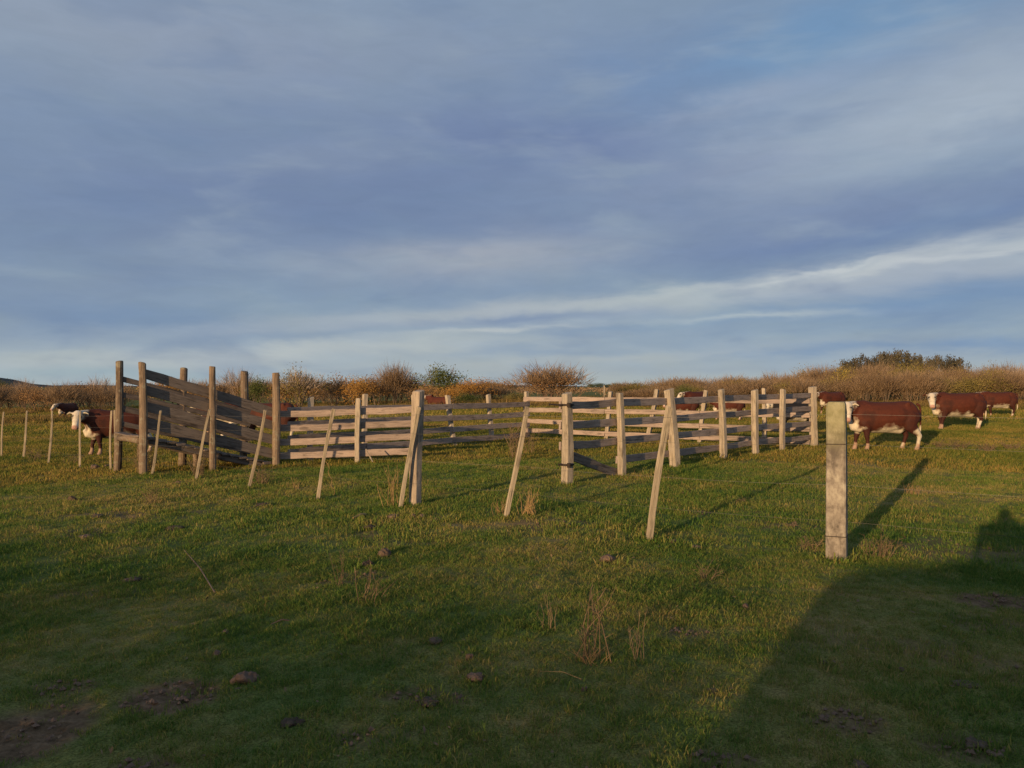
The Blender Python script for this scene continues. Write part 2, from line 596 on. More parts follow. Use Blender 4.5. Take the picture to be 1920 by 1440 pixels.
# ------------------------------------------------------------------ ground, one sheet to the horizon
BARE = [  # px, py, half width, half height in photo pixels, strength
    (30, 1390, 95, 70, .95), (325, 1302, 85, 24, .95), (265, 1430, 50, 20, .6), (110, 1290, 60, 14, .6),
    (505 + 300, 1305, 70, 16, .6), (1030, 985, 75, 9, .6), (1880, 1125, 70, 14, .9), (1480, 985, 60, 8, .5),
    (660, 1085, 60, 12, .6), (680, 1380, 90, 25, .5), (1880, 1250, 70, 30, .35), (1590, 1350, 60, 22, .7),
    (230, 968, 120, 7, .6), (160, 1000, 40, 8, .6), (1830, 1400, 90, 30, .6), (1280, 1185, 40, 8, .5),
    (490, 944, 22, 5, .9), (255, 1085, 24, 5, .8), (1320, 962, 26, 5, .8), (1780, 1030, 130, 20, .5), (1360, 1420, 60, 24, .5)]
BARE_W = []
for px, py, rx, ry, s in BARE:
    c = G(px, py, False)
    BARE_W.append((c.x, c.y, rx * c.y / F, ry * c.y * c.y / F / CAM_H, s))


def dirt(x, y):
    x, y = np.asarray(x, float), np.asarray(y, float)
    t = np.zeros_like(x)
    nn = vnoise(x / .35, y / .35, 11) * .6 + vnoise(x / .11, y / .11, 12) * .4
    for cx, cy, rx, ry, s in BARE_W:
        q = ((x - cx) / rx) ** 2 + ((y - cy) / ry) ** 2
        t = np.maximum(t, s * np.clip(1.55 - q * .9 + (nn - .5) * 2.0, 0, 1))
    big = vnoise(x / 1.6, y / 1.6, 13) * .55 + vnoise(x / .5, y / .5, 14) * .45
    t = np.maximum(t, np.clip((big - .78) * 7, 0, .5) * (y < 30))
    return np.clip(t, 0, 1)


rad = [0.15]
while rad[-1] < 26: rad.append(rad[-1] * 1.0125 + .002)
while rad[-1] < 6000: rad.append(rad[-1] * 1.06)
rad = np.array(rad)
ang = np.concatenate([np.linspace(-42, 42, 430), np.linspace(42, 318, 70)[1:-1]]) * DEG
rr, aa = np.meshgrid(rad, ang, indexing='ij')
gx, gy = rr * np.sin(aa), rr * np.cos(aa)
gz = H(gx, gy)
dz_ = dirt(gx, gy)
gz = gz + dz_ * (.034 * (vnoise(gx / .10, gy / .10, 41) - .6) + .020 * (vnoise(gx / .045, gy / .045, 42) - .5) - .008)
V = np.stack([gx, gy, gz], -1).reshape(-1, 3)
nr, na = rr.shape
i = np.arange(nr - 1)[:, None] * na
k = np.arange(na)[None, :]
k2 = (k + 1) % na
Fq = np.stack([i + k, i + na + k, i + na + k2, i + k2], -1).reshape(-1, 4)[:, ::-1]
me = npmesh('ground', V, Fq, True)
att = me.attributes.new('dirt', 'FLOAT', 'POINT')
att.data.foreach_set('value', dirt(V[:, 0], V[:, 1]).astype(np.float32))
ground = link('ground', me, M['ground'])
tag(ground, 'grazed pasture ground of short green grass with bare earth patches', None, None, 'structure')

# far hills on the left skyline
hv, hf = [], []
prof = [(-300, 40), (-150, 30), (-60, 26), (0, 17), (25, 13.5), (60, 7), (100, 3.8), (140, 4.6), (180, 5), (230, 3.2), (330, 2.6), (430, 3.4),
        (520, 2.2), (700, 3), (860, 3.5), (930, 4.5), (1000, 4), (1100, 2.2), (1250, 1.5), (1500, 2), (2300, 2)]
for px, hpx in prof:
    d = 3000.0
    x = (px - 960) / F * d
    top = CAM_H + (hpx - (1.6 if px > 40 else 0)) / F * d
    hv += [(x * .93, d * .93, -6), (x * .965, d * .965, top * .55), (x, d, top), (x * 1.08, d * 1.08, -6)]
for q in range(len(prof) - 1):
    for j in range(3):
        a = q * 4 + j
        hf.append((a, a + 4, a + 5, a + 1))
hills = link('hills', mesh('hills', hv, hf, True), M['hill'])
tag(hills, 'low haze-blue wooded hills on the far skyline at left', None, None, 'structure')


# ------------------------------------------------------------------ timber builders
def rail(parent, p0, p1, h, th=.035, mat='rail', label=None, name='rail', segs=8):
    p0, p1 = Vector(p0), Vector(p1)
    L = (p1 - p0).length
    X = (p1 - p0).normalized()
    Yv = Vector((0, 0, 1)).cross(X).normalized()
    Z = X.cross(Yv)
    rng = random.Random(int(abs(p0.x * 991 + p0.z * 7919 + p1.y * 131) * 100))
    v, f = [], []
    b = .006
    bow = rng.uniform(-.02, .02)
    tw = rng.uniform(-.012, .012)
    prof = [(-th / 2, -h / 2 + b), (-th / 2 + b, -h / 2), (th / 2 - b, -h / 2), (th / 2, -h / 2 + b),
            (th / 2, h / 2 - b), (th / 2 - b, h / 2), (-th / 2 + b, h / 2), (-th / 2, h / 2 - b)]
    for s in range(segs + 1):
        t = s / segs
        hh = 1 + rng.uniform(-.045, .045)
        off = bow * math.sin(math.pi * t)
        dz0, dz1 = rng.uniform(-.006, .006), rng.uniform(-.006, .006)
        ex = rng.uniform(-.02, .02)
        for y, z in prof:
            xe = -L / 2 + L * t
            if s in (0, segs):
                xe += ex * (z / h)
            v.append((xe, y + tw * (t - .5) * z / h, z * hh + off + (dz1 if z > 0 else dz0)))
    m = len(prof)
    for s in range(segs):
        for k in range(m):
            k2 = (k + 1) % m
            f.append((s * m + k, (s + 1) * m + k, (s + 1) * m + k2, s * m + k2))
    f.append(tuple(range(m)))
    f.append(tuple(segs * m + k for k in range(m - 1, -1, -1)))
    mw = Matrix((X, Yv, Z)).transposed().to_4x4()
    mw.translation = (p0 + p1) / 2
    o = link(name, mesh(name, v, f), M[mat], parent, mw)
    if label: o['label'] = label
    return o


def post(parent, base, top, w, dpt=None, rot=0.0, mat='post', rnd=False, label=None, name='post', sink=.12, taper=.94):
    base, top = Vector(base), Vector(top)
    base = base - (top - base).normalized() * sink
    L = (top - base).length
    Z = (top - base).normalized()
    X = Vector((math.cos(rot), math.sin(rot), 0))
    Yv = Z.cross(X).normalized()
    X = Yv.cross(Z)
    dpt = (dpt or w) * .93
    w = w * .90
    rng = random.Random(int(abs(base.x * 733 + base.y * 3571 + w * 1e4) * 10))
    if rnd:
        prof = [(math.cos(2 * math.pi * (k + .5) / 12) * w / 2 * rng.uniform(.92, 1.06),
                 math.sin(2 * math.pi * (k + .5) / 12) * dpt / 2 * rng.uniform(.92, 1.06)) for k in range(12)]
    else:
        c = .16
        prof = []
        for sx, sy in ((-1, -1), (1, -1), (1, 1), (-1, 1)):
            j = rng.uniform(.9, 1.06)
            a, b_ = (sx * w / 2 * j, sy * dpt / 2 * (1 - c)), (sx * w / 2 * (1 - c), sy * dpt / 2 * j)
            prof += [a, b_] if sx * sy < 0 else [b_, a]
        prof = sorted(prof, key=lambda q: math.atan2(q[1], q[0]))
    m = len(prof)
    segs = 9
    v, f = [], []
    slant = rng.uniform(-.22, .22), rng.uniform(-.15, .15)
    ph = rng.uniform(0, 6)
    for s in range(segs + 1):
        t = s / segs
        sc = (1 - (1 - taper) * t) * (1 + .045 * math.sin(5 * t + ph)) * rng.uniform(.96, 1.035)
        ox, oy = .014 * math.sin(4 * t + ph), .010 * math.cos(3 * t + ph)
        for x, y in prof:
            x, y = x * rng.uniform(.95, 1.04), y * rng.uniform(.95, 1.04)
            zz = L * t
            if s == segs:
                zz += slant[0] * x + slant[1] * y
            v.append((x * sc + ox, y * sc + oy, zz))
    for x, y in prof:                                   # chamfered top
        v.append((x * taper * .8 + .012 * math.sin(4 + ph), y * taper * .8 + .008 * math.cos(3 + ph), L + .012 + slant[0] * x + slant[1] * y))
    for s in range(segs + 1):
        for k in range(m):
            k2 = (k + 1) % m
            f.append((s * m + k, s * m + k2, (s + 1) * m + k2, (s + 1) * m + k))
    f.append(tuple((segs + 1) * m + k for k in range(m)))
    mw = Matrix((X, Yv, Z)).transposed().to_4x4()
    mw.translation = base
    o = link(name, mesh(name, v, f), M[mat], parent, mw)
    if label: o['label'] = label
    return o


def on_line(a, b, px):
    """the point of the ground line a-b that stands under photo column px"""
    q = (px - 960) / F
    dx, dy = b[0] - a[0], b[1] - a[1]
    t = (q * a[1] - a[0]) / (dx - q * dy)
    return a[0] + dx * t, a[1] + dy * t


def flat(p, z=0.0):
    return Vector((p[0], p[1], z))


cA, cB, cC, cD, cE = (-4.94, 16.1), (.42, 22.5), (7.56, 19.4), (.845, 11.9), (-2.05, 16.6)

# --- loading chute
u = Vector((.731, .682)); pv = Vector((-.682, .731)); WID = 1.4
N1, N2, N3 = Vector((-6.85, 14.32)), Vector((-5.93, 15.17)), Vector(cA)
F1, F2, F3 = N1 + pv * WID, N2 + pv * WID, N3 + pv * WID
chute = thing('loading_chute', (N2.x, N2.y, hz(*N2)), 'old dark timber cattle loading chute whose plank sides slope up to the left', 'loading chute')
RO = math.atan2(u.y, u.x)


def cpost(p, px_top, py_top, w, off=0.0, px_base=None):
    q = p - pv * off
    top = P(px_top, py_top, q.y)
    top.y = q.y
    b = Vector((q.x, q.y, hz(*q)))
    if px_base is None:
        top.x = b.x + (top.x - b.x) * .5
    post(chute, b, top, w, rot=RO, mat='post_old', rnd=True)


cpost(N1, 264, 681, .16, .09); cpost(N2, 399, 688, .15, .10, 1); cpost(N3, 515, 700, .19, .09)
cpost(F1, 227, 678, .17, -.04); cpost(F2, 351, 691, .17, -.09); cpost(F3, 458, 697, .19, -.09)
nl, nr_ = (1.848, 1.54, 1.242, .954), (1.046, .78, .482, .172)
a0, a1 = N1 + u * .02, N3 + u * .02
for zl, zr in zip(nl, nr_):
    j = random.uniform(-.015, .015)
    rail(chute, (a0.x, a0.y, zl - .10 + j), (a1.x, a1.y, zr - .10 - j), .192 + random.uniform(-.015, .01), .04, 'rail_old', name='plank')
b0, b1 = F1 + u * .02, F3 + u * .1
for zl, zr in zip(nl, nr_):
    j = random.uniform(-.03, .03)
    rail(chute, (b0.x, b0.y, zl - .16 + j), (b1.x, b1.y, zr - .15 - j), .11 + random.uniform(-.02, .02), .04, 'rail_old', name='plank')
# stringers, floor boards, cross logs
zf0, zf1 = .60, -.10
for e in (.06, .5, .94):
    s0, s1 = N1 + u * .0 + pv * WID * e, N3 - u * .1 + pv * WID * e
    rail(chute, (s0.x, s0.y, zf0 - .07), (s1.x, s1.y, zf1 - .07), .11, .09, 'rail_old', name='stringer')
nb = 15
for q in range(nb):
    t = (q + .5) / nb
    c = N1 + (N3 - N1) * t - u * .08
    z = zf0 + (zf1 - zf0) * t + .005
    p0, p1 = c - pv * .03, c + pv * (WID + .03)
    o = rail(chute, (p0.x, p0.y, z), (p1.x, p1.y, z), .035, .165, 'rail_old', name='floor_board', segs=2)
for e, z, r in ((-.02, .49, .06),):
    c = N1 + u * e
    p0, p1 = c + pv * .06, c + pv * (WID - .06)
    mb = MB().tube([(p0.x, p0.y, z), ((p0.x + p1.x) / 2, (p0.y + p1.y) / 2, z + .02), (p1.x, p1.y, z - .01)], [r, r * 1.1, r * .9], 9)
    link('cross_log', mb.mesh('cross_log', True), M['post_old'], chute)
for q in (N1 + u * .22 + pv * .75, N2 + pv * .7):
    zt = .46 if (q - N1).length < 1.2 else .16
    post(chute, (q.x, q.y, hz(*q)), (q.x, q.y, zt), .14, rot=RO, mat='post_old', rnd=True, name='support_post')

# --- corral side 1: pale plank fence in full sun, chute to the strainer post
f1 = thing('plank_fence', (cA[0] + 1.4, 16.35, hz(-3.5, 16.4)), 'sunlit four-rail plank fence running right from the tall chute post', 'fence', 'plank fences of the corral')
for zl, zr in zip((.988, .698, .397, .107), (1.088, .779, .492, .183)):
    rail(f1, (cA[0] + .02, cA[1] + .14, zl - .068), (-3.27, 16.43, (zl * .43 + zr * .57) - .07), .136, .035)
    rail(f1, (-3.25, 16.44, (zl * .43 + zr * .57) - .067), (cE[0], cE[1], zr - .07), .140, .035)
post(f1, (-3.25, 16.33, hz(-3.25, 16.33)), P(671, 748, 16.33), .115, .13)
post(f1, (-2.13, 16.70, hz(-2.13, 16.7)), P(775, 742, 16.7), .11, .11)

# --- corral side 2: back left fence, grazed by the sun
f2 = thing('plank_fence', (-1.5, 20.2, hz(-1.5, 20.2)), 'dull grey four-rail plank fence at the corral back, ending before the round brown bush', 'fence', 'plank fences of the corral')
nv = Vector((.766, -.642)) * .07
stops2 = [on_line(cA, cB, q) for q in (536, 684, 845, 990)]
for z in (1.065, .768, .465, .185):
    for (p, q) in zip(stops2[:-1], stops2[1:]):
        j = random.uniform(-.012, .012)
        rail(f2, (p[0] + nv.x, p[1] + nv.y, z - .07 + j), (q[0] + nv.x - .01, q[1] + nv.y - .01, z - .07 - j), .14, .035)
for px, dx, py in ((582, 0, 746), (684, 0, 740), (852, -13, 742), (922, -6, 740), (987, 0, 735)):
    q = on_line(cA, cB, px)
    t = P(px + dx, py, q[1])
    post(f2, (q[0], q[1], hz(*q)), t, .12, .12, rot=R(40))

# --- corral side 3: back right fence in full sun
f3 = thing('plank_fence', (4.0, 21.0, hz(4, 21)), 'sunlit plank fence at the rear right of the corral, seen through the nearest fence', 'fence', 'plank fences of the corral')
nv = Vector((-.51, -.86)) * .07
stops3 = [on_line(cB, cC, q) for q in (984, 1136, 1313, 1520)]
for zl, zr in zip((1.205, .887, .577, .289), (1.205, .844, .497, .175)):
    for k_, (p, q) in enumerate(zip(stops3[:-1], stops3[1:])):
        ta, tb = [(pp[0] - cB[0]) / (cC[0] - cB[0]) for pp in (p, q)]
        rail(f3, (p[0] + nv.x, p[1] + nv.y, zl + (zr - zl) * ta - .062), (q[0] + nv.x - .01, q[1] + nv.y, zl + (zr - zl) * tb - .062), .127, .035)
for px, dx, py in ((1136, 10, 735), (1214, 17, 731), (1312, 11, 733), (1432, 1, 729)):
    q = on_line(cB, cC, px)
    post(f3, (q[0], q[1], hz(*q)), P(px + dx, py, q[1]), .12, .12, rot=R(-30))

# --- corral side 4: front right fence with posts outside
f4 = thing('plank_fence', (4.0, 15.3, hz(4, 15.3)), 'nearest corral fence of pale upright posts and dark rails, with a fallen bottom plank', 'fence', 'plank fences of the corral')
posts4 = [(1063, 908, 1063, 738, .15), (1166, 886, 1162, 738, .115), (1266, 880, 1254, 731, .165), (1357, 868, 1352, 731, .125),
          (1417, 860, 1415, 732, .125), (1467, 851, 1468, 731, .12), (1527, 837, 1523, 726, .17)]
gp = []
for bx, by, tx, ty, w in posts4:
    b = G(bx, by, False)
    if 1063 < bx < 1500:
        q = on_line(cD, cC, bx)
        b = Vector((q[0], q[1], 0))
    gp.append((b.x, b.y))
    t = P(tx, ty, b.y)
    post(f4, (b.x, b.y, hz(b.x, b.y)), t, w, w * 1.05, rot=R(38 if bx < 1500 else 20), label='thick leaning post' if bx == 1266 else None)
nin = Vector((-.745, .667))
lo, hi = Vector(gp[0]), Vector(gp[-1])
ax = (hi - lo).normalized()


def line4(i):
    t = (Vector(gp[i]) - lo).dot(ax)
    return lo + ax * t + nin * (.10 if i < 6 else -.11), t / (hi - lo).length


for r_, (zl, zr) in enumerate(zip((1.275, .958, .64, .33), (1.345, 1.0, .635, .30))):
    for i0, i1 in ((0, 1), (1, 3), (3, 5), (5, 6)):
        if r_ == 3 and i0 == 0:
            continue
        (p, ta), (q, tb) = line4(i0), line4(i1)
        j = random.uniform(-.012, .012)
        if i0 == 0: p = p - ax * .05
        if i1 == 6: q = lo + ax * (hi - lo).length + nin * .06 + ax * .05
        rail(f4, (p.x, p.y, zl + (zr - zl) * ta - .06 + j), (q.x - .008, q.y - .008, zl + (zr - zl) * tb - .06 - j), .122, .036, 'rail')
rail(f4, P(1074, 856, 12.05), P(1176, 893, 13.35), .145, .035, 'rail_old', label='fallen bottom plank slanting to the ground')
# strap hinge on the gate post, and a second dark strap low down
pD = Vector((gp[0][0], gp[0][1]))
for z, ex in ((1.22, .34), (.30, .1)):
    ring = []
    mb = MB()
    n_ = 12
    pts = [(pD.x + .098 * math.cos(a), pD.y + .098 * math.sin(a), z) for a in [2 * math.pi * k / n_ + R(38) + math.pi / 4 for k in range(n_ + 1)]]
    mb.tube(pts, [.018] * len(pts), 5)
    d0 = Vector((pD.x - .08, pD.y - .08, z))
    mb.tube([d0, d0 + Vector((-ex * .6, -.02, .01))], [.016, .013], 5)
    mb.tube([(pD.x + .02, pD.y - .13, z - .035), (pD.x + .02, pD.y - .13, z + .035)], [.03, .03], 8)
    link('strap_hinge', mb.mesh('strap_hinge'), M['iron'], f4)

# ------------------------------------------------------------------ wire fence
wf = thing('wire_fence', tuple(G(600, 932)), 'wire fence of thin leaning stakes and one split strainer post, before the chute', 'fence')
stakes = [(2, 857, 7, 773, .05), (43, 860, 52, 771, .055), (91, 870, 98, 771, .048), (148, 880, 152, 772, .045), (207, 886, 209, 771, .045), (214, 886, 216, 770, .045),
          (284, 893, 303, 771, .05), (366, 902, 394, 769, .055), (468, 915, 497, 770, .055), (595, 934, 625, 768, .055), (752, 952, 784, 764, .06),
          (951, 973, 987, 764, .062), (1217, 1012, 1254, 765, .068)]
fence_pts = []
for bx, by, tx, ty, w in stakes:
    b = G(bx, by, False)
    t = P(tx, ty, b.y + .02)
    fence_pts.append((b, t))
    post(wf, (b.x, b.y, hz(b.x, b.y)), t, w, w * .8, rot=R(20), mat='stake', name='stake', sink=.06, taper=.9)
b = G(779, 948, False)
post(wf, (b.x, b.y, hz(b.x, b.y)), P(784, 734, b.y), .135, .15, rot=R(52), mat='strainer', name='strainer_post', label='thick split strainer post')

# concrete post with its tie wires
cb = Vector((2.82, 6.72))
cz = hz(*cb)
ct = thing('concrete_post', (cb.x, cb.y, cz), 'square weathered concrete fence post standing alone at right foreground', 'post')
TH = R(28)
prof_w = [(-.12, .163), (0, .163), (.35, .162), (.8, .159), (1.15, .155), (1.28, .153), (1.345, .148), (1.368, .136)]
v, f = [], []
rng = random.Random(3)
for z, w in prof_w:
    h_, c_ = w / 2, .012
    for x, y in ((-h_ + c_, -h_), (h_ - c_, -h_), (h_, -h_ + c_), (h_, h_ - c_), (h_ - c_, h_), (-h_ + c_, h_), (-h_, h_ - c_), (-h_, -h_ + c_)):
        v.append((x + rng.uniform(-.003, .003), y + rng.uniform(-.003, .003), z + rng.uniform(-.004, .004)))
for s in range(len(prof_w) - 1):
    for k in range(8):
        k2 = (k + 1) % 8
        f.append((s * 8 + k, s * 8 + k2, (s + 1) * 8 + k2, (s + 1) * 8 + k))
f.append(tuple((len(prof_w) - 1) * 8 + k for k in range(8)))
mw = Matrix.Translation((cb.x, cb.y, cz)) @ Matrix.Rotation(-TH, 4, 'Z')
link('shaft', mesh('shaft', v, f), M['concrete'], ct, mw)
for z in (1.005, .21):
    w = .0845 if z < .5 else .0815
    pts = [Vector((sx * w, sy * w, z + dz)) for sx, sy, dz in ((-1, -1, 0), (1, -1, .004), (1, 1, 0), (-1, 1, -.004), (-1, -1, 0))]
    link('tie_wire', MB().tube(pts, [.0035] * 5, 5).mesh('tie_wire'), M['iron'], ct, mw)

# wires strung along the stakes
heights = (.25, .48, .74, .93)
cpt = (Vector((cb.x, cb.y, cz)), Vector((cb.x, cb.y, cz + 1.36)))
ends = (Vector((7.2, 4.1, 0)), Vector((7.2, 4.1, 1.36)))
first = (fence_pts[0][0] + Vector((-4, 1.6, -.1)), fence_pts[0][1] + Vector((-4, 1.6, -.1)))
for hh in heights:
    line = [first] + fence_pts + [cpt, ends]
    pts = []
    for (b, t) in line:
        p = b.lerp(t, hh)
        p.y -= .035
        pts.append(p)
    fine_pts = []
    for p, q in zip(pts[:-1], pts[1:]):
        for s in range(4):
            w_ = p.lerp(q, s / 4)
            w_.z -= .012 * math.sin(math.pi * s / 4)
            fine_pts.append(w_)
    fine_pts.append(pts[-1])
    link('wire', MB().tube(fine_pts, [.0011] * len(fine_pts), 3).mesh('wire'), M['wire'], wf)


# ------------------------------------------------------------------ cattle
RED, RED2 = (.066, .0155, .0072), (.040, .0105, .0065)
WHT, PINK, DUST, DARK = (.47, .405, .31), (.36, .21, .165), (.30, .19, .135), (.02, .015, .012)


def make_cow_material():
    m, n, out = material('cattle_coat')
    at = n.new('ShaderNodeAttribute', attribute_name='coat')
    oc = n.new('ShaderNodeTexCoord').outputs['Object']
    a = n.noise(n.mapping(oc, scale=(1, 1, .5)), 26, 4, .6)
    b2 = n.noise(oc, 5, 3, .6)
    f = n.math('ADD', n.math('MULTIPLY', a.outputs['Fac'], .5), n.math('MULTIPLY', b2.outputs['Fac'], .5))
    sc = n.new('ShaderNodeVectorMath', operation='SCALE')
    n.put(sc.inputs[0], at.outputs['Color'])
    n.put(sc.inputs['Scale'], n.maprange(f, .3, .7, .7, 1.3, False))
    bsdf(n, out, sc.outputs[0], .75, a.outputs['Fac'], .3, .01, .25)
    return m


M['cow'] = make_cow_material()


def cow_mesh(name, pose, seed=0, coat='red', legs=(0, 0, 0, 0), lying=False):
    rng = random.Random(seed)
    red, red2 = (RED, RED2) if coat == 'red' else ((.012, .010, .010), (.008, .007, .007))
    parts = []

    def nz3(p, s=4.0):
        return math.sin(p[0] * s * 2.1 + seed) * .5 + math.sin(p[2] * s * 2.7 + p[1] * 3 + seed * 2) * .5

    def add(path, radii, fn, sides=14, up=Vector((0, 0, 1))):
        Vv, Ff = tube_arrays(path, radii, sides, up)
        parts.append((Vv, Ff, fn))
    dz = -.44 if lying else 0

    def body(p):
        if p.z - dz < .545 + .05 * nz3(p) and p.x > -.62:
            return WHT
        if p.x > .66 and p.z - dz < .70 + .05 * nz3(p):
            return WHT
        return red
    T = [(-.84, .99, .10, .07), (-.81, .97, .22, .16), (-.72, .94, .30, .235), (-.55, .90, .345, .275), (-.30, .855, .365, .31), (0, .83, .385, .335), (.28, .83, .385, .32),
         (.52, .855, .385, .27), (.66, .86, .345, .235), (.77, .84, .25, .17), (.82, .82, .13, .09)]
    add([(x, 0, z + dz) for x, z, hh, hw in T], [(hw, hh) for x, z, hh, hw in T], body, 18)
    # brisket and belly
    add([(.44, 0, .55 + dz), (.6, 0, .57 + dz), (.74, 0, .62 + dz), (.82, 0, .72 + dz)], [(.10, .06), (.15, .12), (.13, .13), (.06, .07)], lambda p: WHT, 12)
    add([(-.55, 0, .58 + dz), (-.38, 0, .52 + dz), (-.2, 0, .52 + dz), (.1, 0, .51 + dz)], [(.07, .05), (.13, .10), (.13, .08), (.10, .06)], lambda p: WHT, 12)
    # hooks and rump bones
    add([(-.5, -.22, 1.16 + dz), (-.5, .22, 1.16 + dz)], [(.06, .05), (.06, .05)], lambda p: red, 10)
    # neck and head
    if pose == 'look':
        poll, hd = Vector((.99, .20, 1.17)), Vector((-.22 if seed == 7 else .20, .50, -.84))
        nk = [(Vector((.52, 0, .97)), .17, .30), (Vector((.72, .05, 1.02)), .145, .235), (Vector((.88, .12, 1.07)), .125, .17), (Vector((.98, .19, 1.10)), .105, .12)]
    elif pose == 'ahead':
        poll, hd = Vector((1.14, -.03, 1.14)), Vector((.66, -.12, -.74))
        nk = [(Vector((.52, 0, .97)), .17, .30), (Vector((.74, 0, 1.02)), .145, .235), (Vector((.95, -.01, 1.06)), .12, .17), (Vector((1.12, -.03, 1.08)), .105, .12)]
    else:                                               # grazing
        poll, hd = Vector((1.22, .06, .56)), Vector((.50, .1, -.86))
        nk = [(Vector((.54, 0, .92)), .17, .29), (Vector((.76, 0, .86)), .14, .22), (Vector((.99, .03, .72)), .12, .17), (Vector((1.18, .05, .58)), .105, .12)]
    D = Vector((0, 0, dz * (.75 if lying else 1)))
    hd.normalize()
    crest = .55 if seed % 2 else .2

    def neckc(p):
        t = (p.x - .55) / (poll.x - .55)
        if p.z < .86 - .22 * t * (pose == 'graze') + dz + .05 * nz3(p): return WHT
        if abs(p.y - poll.y * max(t, 0)) < .05 and p.z - dz > 1.1 and t > crest: return WHT
        return red
    add([c + D for c, a, b in nk], [(a, b) for c, a, b in nk], neckc, 14)
    up = (Vector((0, 0, 1)) - hd * hd.z).normalized()
    sd_ = hd.cross(up).normalized()
    hp = [(-.03, .085, .07), (.03, .118, .105), (.12, .128, .122), (.20, .118, .118), (.30, .092, .10), (.40, .085, .088), (.47, .088, .08), (.51, .07, .055)]

    def headc(p):
        t = (p - poll - D).dot(hd)
        if t > .465: return PINK
        return (.54, .47, .375)
    add([poll + D + hd * t for t, a, b in hp], [(a, b) for t, a, b in hp], headc, 14, up)
    for s in (-1, 1):
        e0 = poll + D + sd_ * (s * .10) + hd * .03
        e1 = e0 + sd_ * (s * .09) - hd * .01 + up * .02
        e2 = e0 + sd_ * (s * .17) + hd * .03
        add([e0, e1, e2], [(.03, .02), (.055, .022), (.02, .014)], lambda p: red if coat == 'red' and seed % 3 else WHT, 8, hd)
        ey = poll + D + hd * .17 + sd_ * (s * .112) + up * .075
        add([ey - sd_ * (s * .02), ey + sd_ * (s * .016)], [(.03, .022), (.022, .016)], lambda p: DARK, 8, hd)
    # legs
    if not lying:
        for s in (-1, 1):
            fx = legs[0 if s < 0 else 1]
            lc = lambda p, w=rng.uniform(.14, .22): DARK if p.z < .045 else (DUST if p.z < .15 else (WHT if p.z < w else red2))
            add([(.50, .15 * s, .86), (.53, .185 * s, .68), (.515 + fx * .3, .175 * s, .52), (.53 + fx * .7, .165 * s, .36), (.525 + fx * .95, .16 * s, .27), (.525 + fx, .16 * s, .14), (.55 + fx, .16 * s, .06), (.57 + fx, .16 * s, 0)],
                [(.10, .16), (.085, .14), (.066, .09), (.058, .062), (.042, .046), (.044, .048), (.055, .06), (.062, .075)], lc, 12, Vector((1, 0, 0)))
            bx = legs[2 if s < 0 else 3]
            lc2 = lambda p, w=rng.uniform(.14, .30): DARK if p.z < .045 else (DUST if p.z < .14 else (WHT if (p.z < w or (p.x < -.70 and p.z < .62)) else red2))
            add([(-.58, .16 * s, .92), (-.56, .20 * s, .74), (-.56 + bx * .2, .195 * s, .60), (-.68 + bx * .6, .175 * s, .46), (-.735 + bx * .8, .165 * s, .38), (-.70 + bx * .9, .16 * s, .25), (-.675 + bx, .16 * s, .13), (-.65 + bx, .16 * s, .06), (-.63 + bx, .16 * s, 0)],
                [(.13, .24), (.115, .22), (.095, .16), (.066, .085), (.054, .062), (.042, .046), (.045, .05), (.055, .06), (.06, .075)], lc2, 12, Vector((1, 0, 0)))
    else:
        for s in (-1, 1):
            add([(.45, .2 * s, .22), (.62, .27 * s, .12), (.82, .25 * s, .07), (.62, .31 * s, .05)], [.10, .075, .06, .045], lambda p: red2, 10)
            add([(-.5, .2 * s, .30), (-.3, .33 * s, .2), (-.1, .36 * s, .1), (-.35, .42 * s, .06)], [.2, .16, .08, .05], lambda p: red2, 10)
    # tail
    add([(-.80, 0, 1.16 + dz), (-.87, .01, 1.13 + dz), (-.90, .02, 1.0 + dz), (-.90, .02, .75 + dz * .6), (-.89, .01, .52 + dz * .5), (-.88, 0, .34 + dz * .45)],
        [.04, .035, .026, .022, .032, .014], lambda p: WHT if p.z < .55 + dz * .5 else red, 8, Vector((1, 0, 0)))
    Vv, Ff, C = [], [], []
    for a, b, fn in parts:
        o = len(Vv)
        Vv += a
        Ff += [tuple(i_ + o for i_ in q) for q in b]
        C += [fn(Vector(p)) for p in a]
    tmp = bpy.data.objects.new('tmp', mesh('tmp', Vv, Ff))
    col.objects.link(tmp)
    md = tmp.modifiers.new('r', 'REMESH')
    md.mode = 'VOXEL'
    md.voxel_size = .02
    sm = tmp.modifiers.new('s', 'SMOOTH')
    sm.factor, sm.iterations = .5, 4
    dg = bpy.context.evaluated_depsgraph_get()
    me = bpy.data.meshes.new_from_object(tmp.evaluated_get(dg))
    old = tmp.data
    bpy.data.objects.remove(tmp)
    bpy.data.meshes.remove(old)
    me.name = name
    kd = kdtree.KDTree(len(Vv))
    for i_, p in enumerate(Vv):
        kd.insert(p, i_)
    kd.balance()
    ca = me.color_attributes.new('coat', 'FLOAT_COLOR', 'POINT')
    arr = np.ones((len(me.vertices), 4), np.float32)
    for i_, p in enumerate(me.vertices):
        near = kd.find_n(p.co, 3)
        acc = Vector((0, 0, 0))
        ws = 0
        for _, j_, dist in near:
            w_ = 1 / (dist * dist + 2e-4)
            acc += Vector(C[j_]) * w_
            ws += w_
        arr[i_, :3] = acc / ws
    ca.data.foreach_set('color', arr.ravel())
    me.polygons.foreach_set('use_smooth', np.ones(len(me.polygons), dtype=bool))
    me.materials.append(M['cow'])
    return me


